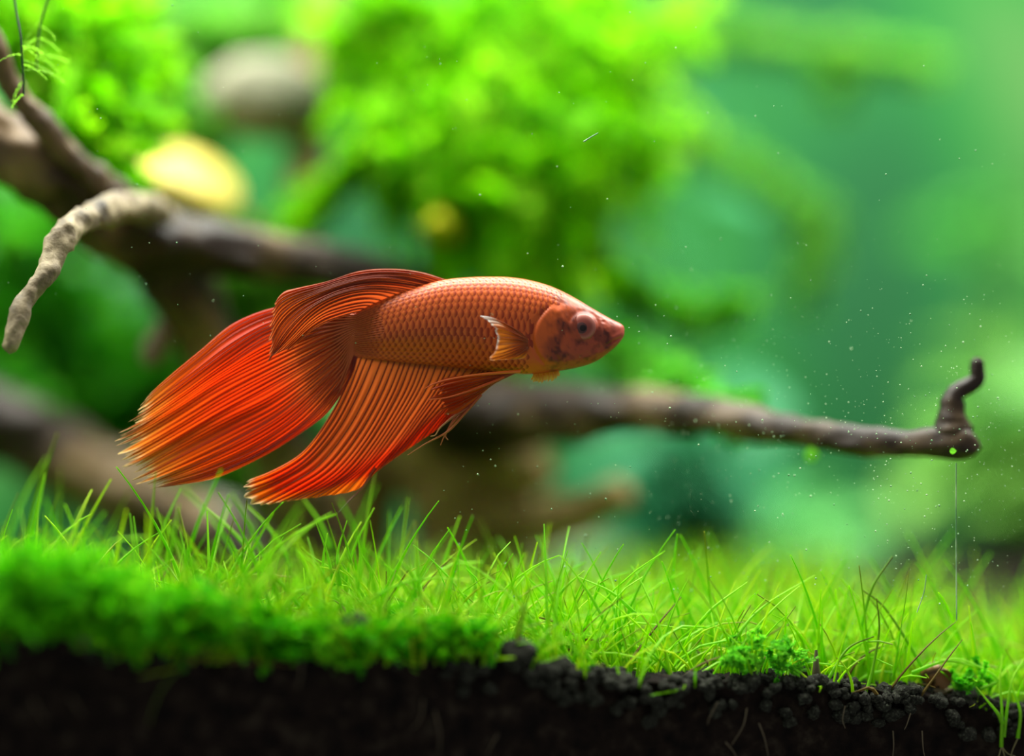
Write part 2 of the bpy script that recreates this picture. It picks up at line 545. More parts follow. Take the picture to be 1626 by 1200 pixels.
def fin(name, keys, nu, nrays, per, pleat, pigment, fray=0.05, ray_r=1.0, seed=1, ripple=0.0, ray_col=(120, 30, 14), label=None, split=0.0, calm=0.0):
    """keys: rays as photo-pixel polylines (x, y, depth in px). A pleated membrane with its stiffening rays."""
    r_ = np.random.default_rng(seed)
    nv = nrays * per + 1
    nfine = 120
    K = [catmull(k, nfine) for k in keys]
    wd_ = 0.45 + 1.1 * r_.random(nrays)
    ed = np.concatenate([[0], np.cumsum(wd_)]); ed /= ed[-1]
    v = np.concatenate([np.linspace(ed[i], ed[i + 1], per, endpoint=False) for i in range(nrays)] + [[1.0]])
    G = across_at(K, v)
    ph = np.interp(v, ed, np.arange(nrays + 1))
    tooth = 0.5 - 0.5 * np.cos(2 * math.pi * ph)      # 1 on a ray's middle
    ri = np.clip(np.round(ph - 0.5).astype(int), 0, nrays - 1)
    fr = fray * (1 - calm * smooth(0.15, 0.35, (np.arange(nrays) + 0.5) / nrays))
    rl = 1 - fr * r_.random(nrays) ** 1.5
    L = np.clip(rl[ri] - (1 - tooth) * fr[ri] * 0.6 * (0.4 + r_.random(nrays)[ri]) - split * (1 - tooth) * (r_.random(nrays)[ri] > 0.8), 0.5, 1)
    u = np.linspace(0, 1, nu)
    pos = u[None, :] * L[:, None] * (nfine - 1)
    i0 = np.minimum(pos.astype(int), nfine - 2)
    t = (pos - i0)[..., None]
    jx = np.arange(nv)[:, None]
    Q = G[jx, i0] * (1 - t) + G[jx, i0 + 1] * t       # (nv, nu, 3)
    a_r = 0.6 + 0.8 * r_.random(nrays)
    U = np.broadcast_to(u[None, :], (nv, nu))
    grow = smooth(0.0, 0.25, U)
    Q[..., 2] += -pleat * (tooth * a_r[ri])[:, None] * grow
    wob = np.sin(v * 9.0 + seed)[:, None] * 0.5 + np.sin(v[:, None] * 23.0 + U * 4 + seed * 2) * 0.45 + np.sin(v[:, None] * 61.0 - U * 6 + seed * 5) * 0.25
    Q[..., 2] += ripple * wob * smooth(0.1, 0.8, U)
    V = np.stack([(Q[..., 0] - 813) * S, Q[..., 2] * S, (600 - Q[..., 1]) * S], -1).reshape(-1, 3)
    stre = r_.random(nrays * 2)
    co = pigment(U, np.broadcast_to(v[:, None], (nv, nu)), np.broadcast_to(tooth[:, None], (nv, nu)), np.broadcast_to(np.interp(ph * 2, np.arange(nrays * 2), stre)[:, None], (nv, nu)), Q).reshape(-1, 3)
    f = obj(name, make_mesh(name, under(fish, V), grid_faces(nv, nu), co), M_fin, fish)
    if label: f['label'] = label
    # rays
    mids = (np.arange(nrays) * per + per // 2)
    pr = Q[mids][:, ::max(1, nu // 30)]
    pr = np.stack([(pr[..., 0] - 813) * S, (pr[..., 2] - 0.5) * S, (600 - pr[..., 1]) * S], -1)
    rad = np.linspace(1.0, 0.35, pr.shape[1])[None, :] * ray_r * S * np.ones((nrays, 1))
    RV, RF = many_tubes(pr, rad, 5)
    ro = obj('fin_rays', make_mesh(name + '_rays', under(fish, RV), RF, np.zeros((len(RV), 3)) + lin(ray_col)), M_ray, f)
    ro['kind'] = 'stuff'
    return f

def mixc(a, b_, t):
    return a + (b_ - a) * np.asarray(t)[..., None]

# tail fin
def tail_pig(U, Vv, tooth, st, Q):
    base, red, dark_, orng, rim, tipc = [lin(c) for c in ((180, 76, 28), (228, 52, 6), (134, 22, 8), (228, 90, 14), (222, 124, 40), (214, 194, 140))]
    co = np.zeros(U.shape + (3,)) + base
    co = mixc(co, red, smooth(0.22, 0.42, U) * 0.9)
    co = mixc(co, orng, smooth(0.55, 0.85, U) * 0.7)
    co = mixc(co, orng, (1 - smooth(0.0, 0.10, Vv)) * smooth(0.5, 0.62, U) * 0.8)
    co = mixc(co, dark_, smooth(0.60, 0.95, st) * 0.5)
    co = mixc(co, rim, smooth(0.80, 0.95, U) * 0.85)
    co = mixc(co, tipc, smooth(0.95, 1.0, U) * 0.8)
    return co
tail_keys = [
    [(568, 497, 0), (535, 490, 0), (500, 486, 3), (440, 487, 6), (372, 512, 4), (318, 556, 0), (252, 612, -2), (214, 652, 0)],
    [(566, 506, 0), (535, 507, 0), (500, 511, 0), (430, 528, -6), (360, 572, -8), (290, 622, -4), (228, 664, 0), (190, 684, 0)],
    [(564, 517, 0), (535, 524, 0), (495, 537, -3), (420, 572, -4), (350, 608, 4), (280, 652, 8), (220, 688, 4), (180, 706, 0)],
    [(562, 529, 0), (535, 542, 0), (490, 567, -2), (420, 604, 2), (350, 642, 8), (280, 684, 6), (220, 718, 2), (186, 734, -2)],
    [(562, 542, 0), (538, 559, 0), (500, 588, 0), (430, 635, 4), (360, 670, 4), (290, 708, 0), (230, 742, -2), (200, 756, -3)],
    [(563, 553, 0), (543, 575, 0), (512, 606, 0), (450, 660, 2), (380, 702, 0), (310, 735, -4), (250, 760, -4), (216, 772, -4)],
    [(565, 561, 0), (550, 588, 0), (526, 622, 0), (480, 670, 0), (415, 714, -2), (340, 748, -6), (280, 766, -5), (236, 776, -4)],
    [(568, 566, 0), (560, 594, 0), (543, 624, 0), (515, 660, 2), (465, 696, 2), (415, 726, -2), (345, 758, -6), (290, 770, -6)],
]
fin('tail_fin', tail_keys, 90, 40, 8, 3.0, tail_pig, 0.08, 0.8, 3, 8.0, (132, 30, 12), 'flowing red-orange tail fin with a pale frayed margin')

tail_o = [o for o in fish.children if o.name.startswith('tail_fin')][0]
KT = across_at([catmull(k, 120) for k in tail_keys], np.linspace(0.05, 0.95, 22))
sp = []
for i in range(22):
    line = KT[i]
    y0 = line[0, 1]
    for side in (1, -1):
        pts = []
        for xx in (612 - 10 * abs(i - 11) / 11, 598, 585, 573, 562):
            top, bot, hw = [float(a) for a in smooth_station(np.array(float(xx)))]
            c_, hh = (top + bot) / 2, (bot - top) / 2
            yy = c_ + hh * (-0.86 + 1.72 * i / 21.0)
            ct = -(-0.86 + 1.72 * i / 21.0)
            ct = math.copysign(abs(ct) ** (1 / 0.88), ct)
            dep = hw * math.sqrt(max(0.0, 1 - ct * ct)) * (1 - 0.5 * float(smooth(0.1, 0.95, -ct)))
            pts.append((xx, yy, -side * (dep + (0.2 if xx > 600 else 1.0))))
        for t_ in (9, 14, 20, 28):
            q = line[t_]
            if q[0] < 548: pts.append((q[0], q[1], q[2] - side * 2.2))
        q = catmull(pts, 26)
        sp.append(np.stack([(q[:, 0] - 813) * S, q[:, 2] * S, (600 - q[:, 1]) * S], -1))
sp = np.array(sp)
prof = np.sin(np.linspace(0.08, 0.97, 26) * math.pi) ** 0.6
V, F = many_tubes(sp, prof[None, :] * 1.4 * S * np.ones((len(sp), 1)), 6)
o = obj('fin_rays', make_mesh('tail_base_rays', under(fish, V), F, np.zeros((len(V), 3)) + lin((190, 86, 36))), M_ray, tail_o)
o['kind'] = 'stuff'

# anal fin
def anal_pig(U, Vv, tooth, st, Q):
    base, brownr, red, dark_, orng, rim, tipc = [lin(c) for c in ((188, 86, 34), (176, 66, 24), (224, 44, 8), (104, 20, 8), (240, 116, 20), (226, 150, 70), (220, 196, 150))]
    co = np.zeros(U.shape + (3,)) + base
    co = mixc(co, brownr, smooth(0.2, 0.5, U) * 0.6)
    co = mixc(co, red, smooth(0.5, 0.78, U) * 0.9)
    co = mixc(co, dark_, smooth(0.66, 0.98, st) * 0.3 * smooth(0.3, 0.6, U))
    co = mixc(co, orng, smooth(0.84, 0.95, U) * (1 - smooth(0.5, 0.8, Vv)) * 0.8)
    co = mixc(co, orng, (1 - smooth(0.0, 0.06, Vv)) * smooth(0.45, 0.6, U) * 0.8)
    co = mixc(co, tipc, smooth(0.95, 1.0, U) * (1 - smooth(0.2, 0.45, Vv)) * 0.85)
    return co
anal_keys = [
    [(563, 566, 0), (545, 618, 0), (517, 670, -2), (482, 716, -4), (436, 745, -4), (384, 766, -2)],
    [(584, 568, 0), (562, 622, -2), (532, 678, -4), (490, 728, -2), (440, 760, 2), (382, 782, 2)],
    [(612, 571, 0), (590, 625, -3), (556, 686, -4), (512, 740, 2), (462, 772, 4), (404, 803, 2)],
    [(642, 573, 0), (622, 625, -3), (586, 690, -2), (545, 742, 4), (505, 772, 4), (452, 797, 0)],
    [(672, 576, 0), (654, 622, -2), (618, 682, 2), (580, 734, 6), (548, 762, 4), (508, 789, 0)],
    [(702, 578, 0), (686, 615, 0), (652, 668, 4), (618, 714, 6), (590, 744, 2), (562, 780, 0)],
    [(730, 580, 0), (712, 610, 2), (682, 650, 6), (652, 690, 6), (626, 722, 2), (600, 748, 0)],
    [(758, 582, 0), (740, 604, 3), (714, 634, 8), (690, 660, 8), (666, 688, 4), (644, 716, 0)],
    [(784, 585, 0), (764, 602, 4), (742, 622, 8), (722, 644, 8), (704, 664, 4), (686, 688, 2)],
    [(810, 590, 0), (792, 600, 4), (772, 614, 8), (754, 630, 8), (738, 646, 4), (722, 662, 2)],
]
fin('anal_fin', anal_keys, 80, 28, 8, 6.5, anal_pig, 0.06, 1.2, 8, 5.0, (120, 34, 14), 'ribbed brown-red anal fin fading to bright red', calm=0.85)

# dorsal fin: folded back over the tail
def dorsal_pig(U, Vv, tooth, st, Q):
    base, orng, dark_, red, pale = [lin(c) for c in ((176, 70, 26), (206, 98, 32), (104, 24, 12), (150, 40, 16), (216, 150, 96))]
    co = np.zeros(U.shape + (3,)) + base
    co = mixc(co, orng, smooth(0.35, 0.7, U) * 0.8)
    co = mixc(co, red, smooth(0.6, 0.95, st) * 0.5)
    co = mixc(co, pale, smooth(0.96, 1.0, U) * 0.5)
    return co
dorsal_keys = [
    [(716, 446, 0), (668, 432, 0), (620, 427, 0), (570, 431, -4), (520, 447, -8), (472, 458, -14), (452, 464, -18), (436, 482, -20)],
    [(700, 449, 0), (650, 437, -4), (600, 435, -8), (555, 442, -12), (510, 456, -16), (470, 468, -22), (446, 482, -24), (432, 506, -24)],
    [(682, 453, 0), (640, 445, -5), (595, 443, -12), (555, 450, -16), (512, 465, -22), (474, 482, -26), (448, 504, -28), (428, 536, -26)],
    [(664, 458, 0), (625, 453, -6), (588, 452, -14), (550, 459, -20), (512, 474, -26), (478, 494, -30), (450, 524, -30), (430, 562, -28)],
    [(644, 464, 0), (612, 460, -6), (580, 460, -14), (548, 466, -20), (514, 480, -26), (484, 502, -30), (455, 534, -30), (426, 578, -26)],
    [(622, 472, 0), (600, 468, -6), (575, 468, -12), (548, 474, -18), (518, 487, -24), (490, 508, -28), (462, 538, -28), (432, 568, -26)],
    [(598, 483, 0), (582, 482, -5), (562, 485, -9), (540, 491, -13), (516, 500, -17), (494, 515, -21), (472, 536, -22), (450, 558, -22)],
    [(580, 494, 0), (566, 496, -3), (552, 500, -6), (534, 506, -9), (514, 514, -12), (496, 525, -15), (478, 541, -18), (462, 556, -18)],
]
fin('dorsal_fin', dorsal_keys, 80, 20, 10, 5.5, dorsal_pig, 0.04, 1.2, 5, 3.0, (140, 48, 20), 'folded orange dorsal fin sweeping back over the tail')

# pectoral fins, ventral fins
def pect_pig(U, Vv, tooth, st, Q):
    base, orng, pale = lin((200, 92, 36)), lin((240, 140, 40)), lin((232, 228, 224))
    co = mixc(np.zeros(U.shape + (3,)) + base, orng, smooth(0.25, 0.8, U))
    co = mixc(co, pale, smooth(0.92, 0.99, U) * (1 - 0.75 * smooth(0.45, 0.6, Vv)))
    co = mixc(co, pale, (1 - smooth(0.05, 0.25, Vv)) * smooth(0.6, 0.8, U))
    return co
def pect(side):
    k = [[(836, 535, 50), (810, 518, 56), (784, 506, 62), (760, 502, 68)],
         [(837, 538, 51), (812, 524, 58), (792, 514, 66), (774, 512, 72)],
         [(838, 541, 52), (818, 533, 60), (800, 528, 68), (786, 526, 74)],
         [(838, 544, 52), (820, 542, 60), (803, 542, 68), (789, 542, 74)],
         [(838, 547, 52), (820, 550, 60), (802, 555, 68), (785, 558, 74)],
         [(838, 550, 52), (820, 558, 59), (798, 567, 66), (776, 573, 70)],
         [(839, 552, 52), (828, 560, 57), (815, 567, 62), (800, 572, 66)],
         [(840, 553, 51), (838, 560, 54), (835, 566, 57), (830, 570, 60)]]
    k = [[(x, y, -d * side) for x, y, d in r] for r in k]
    return fin('pectoral_fin', k, 40, 16, 8, 1.6 * side, pect_pig, 0.05, 0.8, 11, 2.0, (150, 70, 30), 'orange pectoral fin with a white edge')
pect(1); pect(-1)

def ventral_pig(U, Vv, tooth, st, Q):
    co = mixc(np.zeros(U.shape + (3,)) + lin((240, 122, 40)), lin((190, 62, 24)), smooth(0.3, 0.9, U) * 0.8)
    return co
def small_pig(U, Vv, tooth, st, Q):
    return mixc(np.zeros(U.shape + (3,)) + lin((226, 128, 30)), lin((248, 196, 96)), smooth(0.3, 0.9, U))
fin('ventral_fin', [
    [(822, 590, -20), (780, 592, -26), (735, 596, -30), (700, 602, -32), (676, 612, -34)],
    [(818, 592, -20), (782, 598, -26), (742, 606, -30), (710, 614, -34), (684, 622, -34)],
    [(814, 594, -20), (782, 604, -24), (750, 615, -28), (716, 626, -34), (680, 634, -36)],
    [(810, 596, -18), (784, 608, -22), (754, 624, -26), (722, 638, -30), (690, 646, -32)],
    [(806, 597, -16), (784, 610, -18), (760, 630, -20), (735, 650, -24), (712, 664, -24)],
], 40, 9, 8, 4.5, ventral_pig, 0.16, 1.1, 21, 3.0, (150, 56, 22), 'folded dark red ventral fin along the belly')
fin('ventral_fin', [
    [(846, 590, -6), (846, 596, -6), (843, 601, -7), (840, 605, -8)],
    [(858, 590, -6), (860, 597, -7), (860, 604, -8), (858, 609, -8)],
    [(872, 588, -6), (874, 595, -7), (873, 602, -8), (870, 607, -8)],
    [(886, 585, -6), (888, 590, -7), (890, 596, -8), (891, 601, -8)],
], 16, 10, 6, 1.5, small_pig, 0.3, 0.7, 22, 0, (236, 160, 60), 'short yellow-orange ventral fin under the gills')
# loose tattered filaments of the ventral and anal fins
for k, (pts, c0, c1) in enumerate([
    ([(826, 589, -30), (790, 592, -38), (750, 596, -41), (715, 602, -42), (690, 609, -42), (674, 618, -40)], (240, 124, 44), (200, 84, 30)),
    ([(800, 598, -24), (768, 612, -34), (735, 624, -40), (705, 632, -42), (682, 634, -42)], (206, 84, 32), (214, 96, 40)),
    ([(764, 626, -22), (738, 656, -24), (712, 684, -24), (676, 704, -22), (648, 722, -20)], (176, 70, 30), (196, 120, 70)),
    ([(752, 640, -20), (726, 664, -20), (708, 688, -20), (700, 706, -20)], (150, 54, 24), (190, 110, 60)),
    ([(746, 645, -24), (722, 660, -24), (700, 678, -24), (692, 690, -26), (684, 692, -26)], (150, 54, 24), (206, 150, 96)),
    ([(758, 632, -18), (738, 648, -18), (722, 664, -18), (708, 690, -18), (712, 698, -18)], (120, 34, 16), (190, 110, 60)),
    ([(596, 742, 0), (574, 776, -2), (556, 794, -2), (538, 813, -2)], (176, 60, 20), (120, 110, 104))]):
    q = catmull(pts, 24)
    pth = np.stack([(q[:, 0] - 813) * S, q[:, 2] * S, (600 - q[:, 1]) * S], -1)
    V, F, _ = tube(pth, np.linspace(2.8, 0.7, 24) * S, 6)
    t = np.repeat(np.linspace(0, 1, 24), 6)[:, None]
    obj('fin_filament', make_mesh('fin_filament', under(fish, V), F, lin(c0) * (1 - t) + lin(c1) * t), M_ray, fish)

# ------------------------------------------------------------------ driftwood
def wood_part(name, pts, parent, mat=None, seg=26, rings=70, rough=0.16, ridges=5, seed=0, cap=True, knots=()):
    """pts: photo pixels (x, y, depth Y in metres, radius in px). A gnarled limb with grain ridges and rounded ends."""
    path = np.array([(*P(x, y, Y), R(r, Y)) for x, y, Y, r in pts])
    q = catmull(path, rings)
    c, rad = q[:, :3], q[:, 3].copy()
    t = np.linspace(0, 1, rings)
    L = np.linalg.norm(np.diff(c, axis=0), axis=1).sum()
    for s_ in (t * L, (1 - t) * L):                       # rounded ends
        rad *= np.sqrt(np.clip(1 - (1 - np.clip(s_ / (q[:, 3] + 1e-9), 0, 1)) ** 2, 0.0025, 1))
    for kt, ka, kw in knots:
        rad *= 1 + ka * np.exp(-((t - kt) / kw) ** 2)
    V, F, N = tube(c, rad, seg)
    sc_ = 1.0 / (np.mean(q[:, 3]) * 2.2)
    n1 = vnoise(V, sc_, 3, seed * 3.7)
    n2 = vnoise(V, sc_ * 3.3, 2, seed * 1.3 + 9)
    ang = np.tile(np.linspace(0, 2 * math.pi, seg, endpoint=False), rings)
    tt = np.repeat(t, seg)
    rid = np.sin(ang * ridges + 5 * n1 + tt * 6 + seed)
    rr = np.repeat(rad, seg)
    V = V + N * (rr * (rough * 1.3 * n1 + rough * 0.7 * n2 + rough * 0.35 * rid))[:, None]
    faces = F.tolist() + [list(range(seg))[::-1], list(range((rings - 1) * seg, rings * seg))]
    faces = [f[::-1] for f in faces]
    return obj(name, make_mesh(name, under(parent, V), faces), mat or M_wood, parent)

dw = empty('driftwood', P(330, 560, 0.05).tolist())
tag(dw, 'dark forked driftwood with a knobbly pale twig bending down beside the fish tail', 'driftwood')
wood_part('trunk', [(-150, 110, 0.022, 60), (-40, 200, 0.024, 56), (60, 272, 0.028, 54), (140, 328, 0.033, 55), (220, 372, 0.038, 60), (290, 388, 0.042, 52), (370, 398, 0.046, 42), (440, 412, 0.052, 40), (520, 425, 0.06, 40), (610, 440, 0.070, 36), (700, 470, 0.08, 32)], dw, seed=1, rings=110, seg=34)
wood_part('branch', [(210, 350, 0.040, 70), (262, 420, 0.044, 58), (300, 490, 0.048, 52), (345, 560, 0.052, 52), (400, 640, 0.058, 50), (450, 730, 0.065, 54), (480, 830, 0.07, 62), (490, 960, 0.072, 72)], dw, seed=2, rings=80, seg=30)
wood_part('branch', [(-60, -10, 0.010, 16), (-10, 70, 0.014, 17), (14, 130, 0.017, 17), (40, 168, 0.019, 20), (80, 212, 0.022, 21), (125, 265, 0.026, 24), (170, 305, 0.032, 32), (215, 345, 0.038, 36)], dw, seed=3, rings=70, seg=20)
wood_part('twig', [(270, 345, 0.040, 20), (232, 330, 0.031, 22), (195, 330, 0.020, 23), (150, 342, 0.010, 22), (118, 356, 0.004, 21), (96, 382, 0.001, 21), (82, 412, -0.001, 19), (70, 440, -0.003, 17), (50, 462, -0.004, 15), (36, 484, -0.005, 15), (28, 512, -0.006, 14), (20, 540, -0.007, 13), (15, 562, -0.007, 10)], dw, M_pale_wood, seed=4, rings=130, seg=26, rough=0.22, ridges=3, knots=((0.12, .12, .04), (0.42, .10, .03), (0.60, -.12, .03), (0.70, .16, .03), (0.86, -.1, .03)))
wood_part('stub', [(285, 470, 0.05, 18), (262, 520, 0.048, 20), (244, 560, 0.046, 20), (232, 580, 0.045, 16)], dw, M_pale_wood, seed=5, rings=30, seg=16)
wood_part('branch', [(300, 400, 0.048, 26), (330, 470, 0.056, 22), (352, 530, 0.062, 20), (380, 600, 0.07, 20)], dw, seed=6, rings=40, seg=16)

dr = empty('driftwood', P(740, 900, 0.08).tolist())
tag(dr, 'driftwood root with a long thin branch ending in an upturned hook', 'driftwood')
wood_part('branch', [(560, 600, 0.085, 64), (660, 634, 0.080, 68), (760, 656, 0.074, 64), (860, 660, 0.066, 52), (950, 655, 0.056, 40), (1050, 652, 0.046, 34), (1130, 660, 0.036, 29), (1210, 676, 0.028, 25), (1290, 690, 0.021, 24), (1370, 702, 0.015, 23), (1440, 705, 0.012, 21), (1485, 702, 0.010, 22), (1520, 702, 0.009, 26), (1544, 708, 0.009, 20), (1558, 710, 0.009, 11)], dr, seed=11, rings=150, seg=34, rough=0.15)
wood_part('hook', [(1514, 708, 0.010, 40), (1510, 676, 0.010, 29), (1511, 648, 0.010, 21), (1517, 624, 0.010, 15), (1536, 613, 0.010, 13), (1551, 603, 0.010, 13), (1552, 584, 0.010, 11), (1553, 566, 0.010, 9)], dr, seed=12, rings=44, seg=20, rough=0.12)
wood_part('root', [(660, 600, 0.085, 60), (690, 680, 0.085, 82), (700, 760, 0.085, 78), (715, 840, 0.085, 64), (722, 930, 0.085, 54), (724, 1010, 0.085, 52)], dr, M_root, seed=13, rings=80, seg=34, rough=0.2)
wood_part('root', [(700, 650, 0.08, 50), (790, 720, 0.10, 46), (815, 800, 0.105, 44), (800, 880, 0.11, 46), (790, 980, 0.11, 50)], dr, M_root, seed=14, rings=60, seg=26)
wood_part('root', [(740, 700, 0.09, 44), (830, 740, 0.082, 46), (868, 720, 0.08, 40)], dr, M_root, seed=15, rings=40, seg=22)
wood_part('stub', [(760, 800, 0.085, 36), (840, 832, 0.08, 40), (910, 818, 0.076, 34), (965, 795, 0.074, 31), (1008, 778, 0.073, 24)], dr, M_root, seed=16, rings=50, seg=22)
wood_part('root', [(640, 640, 0.09, 50), (600, 740, 0.095, 60), (560, 850, 0.10, 60), (530, 980, 0.10, 60)], dr, M_root, seed=17, rings=60, seg=26)

dl = empty('driftwood', P(100, 800, 0.09).tolist())
tag(dl, 'thick greyish driftwood log lying low in the grass below the fish tail', 'driftwood')
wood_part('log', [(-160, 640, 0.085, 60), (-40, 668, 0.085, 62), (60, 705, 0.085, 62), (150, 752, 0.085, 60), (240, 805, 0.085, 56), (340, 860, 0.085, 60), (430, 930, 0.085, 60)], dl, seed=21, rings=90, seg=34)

ds = empty('driftwood', P(490, 330, 0.10).tolist())
tag(ds, 'upright brown branch with a bulging grey stand-in for the tank back half hidden by the hanging moss', 'driftwood')
wood_part('stub', [(520, -60, 0.11, 26), (505, 60, 0.108, 28), (492, 170, 0.105, 30), (486, 260, 0.10, 30), (484, 330, 0.095, 26), (470, 410, 0.075, 24)], ds, M_root, seed=31, rings=60, seg=20)
wood_part('back_stand_in', [(515, 165, 0.104, 36), (470, 160, 0.100, 58), (420, 156, 0.098, 66), (365, 154, 0.098, 60), (318, 150, 0.098, 38)], ds, M_mottled_grey, seed=32, rings=60, seg=30, rough=0.1)  # grey shape added where the back of the tank shows through the moss

# ------------------------------------------------------------------ moss
def frond_leaves(paths, l0, w0, step_n, r_, droop=0.3):
    """paths (k, n, 3) -> leaflets set along both sides of every strand: one quad-diamond each"""
    k, n, _ = paths.shape
    T_ = np.gradient(paths, axis=1); T_ /= np.linalg.norm(T_, axis=2)[..., None] + 1e-12
    side = np.cross(T_, r_.normal(size=(k, 1, 3)) + np.zeros((1, n, 1))); side /= np.linalg.norm(side, axis=2)[..., None] + 1e-9
    nor = np.cross(T_, side)
    V = []
    for sg in (1, -1):
        d = T_ * 0.75 + side * sg * 0.8 + nor * (0.35 * r_.normal(size=(k, n, 1)))
        d /= np.linalg.norm(d, axis=2)[..., None]
        wd = np.cross(d, nor + 0.3 * r_.normal(size=(k, n, 3))); wd /= np.linalg.norm(wd, axis=2)[..., None] + 1e-9
        l = l0 * (0.6 + 0.8 * r_.random((k, n, 1)))
        wv = w0 * (0.7 + 0.6 * r_.random((k, n, 1)))
        p0 = paths
        V.append(np.stack([p0, p0 + d * l * 0.45 + wd * wv, p0 + d * l, p0 + d * l * 0.45 - wd * wv], 2))
    V = np.concatenate(V, 1)                       # (k, 2n, 4, 3)
    return V

def moss(name, label, spine, n_fronds, spread, flen, leaf, seed, cols, down=0.5, n=26, group=None, branch=2, cat='moss', stems_col=(40, 96, 20), spine_r=0.6):
    """spine: photo-pixel polylines [(x, y, Y, spread px)] from which fronds grow"""
    r_ = np.random.default_rng(seed)
    base = P(spine[0][0][0], spine[0][0][1], spine[0][0][2])
    root = empty(name, base.tolist())
    tag(root, label, cat, group)
    starts, dirs = [], []
    lens = np.array([np.linalg.norm(np.diff(np.array(s)[:, :2], axis=0), axis=1).sum() for s in spine])
    cnt = np.maximum(1, (n_fronds * lens / lens.sum()).astype(int))
    for s, c_ in zip(spine, cnt):
        pp = np.array([(*P(x, y, Y), R(sp, Y)) for x, y, Y, sp in s])
        q = catmull(pp, 80)
        tg = np.gradient(q[:, :3], axis=0); tg /= np.linalg.norm(tg, axis=1)[:, None]
        i = r_.integers(0, 80, c_)
        off = r_.normal(size=(c_, 3)) * q[i, 3:4] * 0.5
        starts.append(q[i, :3] + off)
        dirs.append(tg[i] * 0.5 + r_.normal(size=(c_, 3)) * spread + np.array((0, 0, -down)))
    st = np.vstack(starts); dr_ = np.vstack(dirs); dr_ /= np.linalg.norm(dr_, axis=1)[:, None]
    k = len(st)
    Ls = flen * (0.45 + 0.9 * r_.random(k))
    def strands(st, dr_, Ls, n, curl):
        k = len(st)
        t = np.linspace(0, 1, n)
        bend = r_.normal(size=(k, 3)) * curl + np.array((0, 0, -0.25))
        w1 = r_.normal(size=(k, 3)) * curl * 0.4
        path = st[:, None, :] + Ls[:, None, None] * (dr_[:, None, :] * t[None, :, None] + bend[:, None, :] * (t ** 2)[None, :, None] * 0.6 + w1[:, None, :] * np.sin(t * 7)[None, :, None] * 0.25)
        return path
    main = strands(st, dr_, Ls, n, 0.45)
    allp = [main]
    for b_ in range(branch):                       # side branchlets
        i = r_.integers(n // 5, n - 3, k)
        s2 = main[np.arange(k), i]
        d2 = dr_ + r_.normal(size=(k, 3)) * 0.8; d2 /= np.linalg.norm(d2, axis=1)[:, None]
        allp.append(strands(s2, d2, Ls * (0.25 + 0.35 * r_.random(k)), n, 0.4))
    paths = np.concatenate(allp)
    tint = np.tile(r_.random(k), branch + 1) * 0.75 + r_.random(len(paths)) * 0.25
    LV = frond_leaves(paths, leaf[0], leaf[1], n, r_)
    kk, mm = LV.shape[:2]
    c0, c1, c2 = [lin(c) for c in cols]
    tt = np.clip(tint[:, None] + 0.15 * r_.normal(size=(kk, mm)), 0, 1)[..., None]
    lc = np.where(tt < 0.5, c0 + (c1 - c0) * tt * 2, c1 + (c2 - c1) * (tt * 2 - 1))
    lc = np.repeat(lc[:, :, None, :], 4, 2).reshape(-1, 3)
    F = np.arange(kk * mm * 4).reshape(-1, 4)
    lv = obj('leaflets', make_mesh('moss_leaflets', under(root, LV.reshape(-1, 3)), F, lc, smooth_shade=False), M_moss, root)
    lv['kind'] = 'stuff'
    sr = leaf[1] * 0.32
    SVv, SFf = many_tubes(paths[:, ::3], np.full(paths[:, ::3].shape[:2], sr), 3)
    so = obj('stems', make_mesh('moss_stems', under(root, SVv), SFf, np.zeros((len(SVv), 3)) + lin(stems_col)), M_moss, root)
    so['kind'] = 'stuff'
    return root

LIME = ((104, 196, 2), (136, 218, 4), (180, 234, 40))
DEEP = ((30, 122, 14), (64, 168, 20), (110, 200, 40))
PALE = ((88, 176, 40), (122, 200, 60), (168, 220, 110))
mm_ = 0.001
moss('moss_clump', 'bright lime moss curtain hanging in a mass above the fish back',
     [[(540, 10, 0.09, 40), (650, 60, 0.09, 100), (800, 50, 0.09, 120), (960, 40, 0.095, 90)],
      [(610, 150, 0.085, 60), (690, 190, 0.08, 100), (840, 190, 0.08, 120), (960, 200, 0.09, 70)],
      [(680, 280, 0.085, 60), (760, 310, 0.08, 80), (850, 330, 0.08, 60)],
      [(760, 200, 0.085, 70), (800, 330, 0.08, 60), (850, 420, 0.08, 40)]],
     560, 0.5, 11 * mm_, (2.3 * mm_, 0.48 * mm_), 41, LIME)
moss('moss_clump', 'fine light green moss filling the corner over the forked driftwood',
     [[(-20, 20, 0.05, 60), (100, 40, 0.055, 70), (180, 30, 0.06, 60)],
      [(60, 120, 0.05, 60), (120, 150, 0.05, 50), (170, 170, 0.05, 40)],
      [(110, 210, 0.048, 30), (160, 250, 0.046, 20)]],
     460, 0.5, 7 * mm_, (1.8 * mm_, 0.40 * mm_), 42, LIME)
moss('moss_clump', 'hazy pale green moss between the corner tuft and the hanging curtain',
     [[(240, 20, 0.13, 50), (340, 40, 0.13, 60), (440, 40, 0.13, 60), (520, 60, 0.12, 50)],
      [(300, 70, 0.13, 20), (430, 70, 0.13, 20), (540, 90, 0.12, 30)],
      [(236, 90, 0.10, 30), (262, 150, 0.10, 20), (310, 222, 0.10, 8)]],
     260, 0.5, 7 * mm_, (2.6 * mm_, 0.6 * mm_), 43, PALE)
moss('moss_strand', 'long horizontal moss strand reaching out from the curtain under the water surface',
     [[(1000, 50, 0.15, 28), (1120, 50, 0.155, 20), (1220, 62, 0.16, 16), (1320, 82, 0.16, 12), (1420, 90, 0.16, 7), (1470, 104, 0.16, 8)],
      [(1300, 90, 0.16, 12), (1322, 130, 0.16, 16), (1326, 160, 0.16, 8)]],
     300, 0.45, 2.4 * mm_, (1.6 * mm_, 0.36 * mm_), 44, PALE, down=0.1)
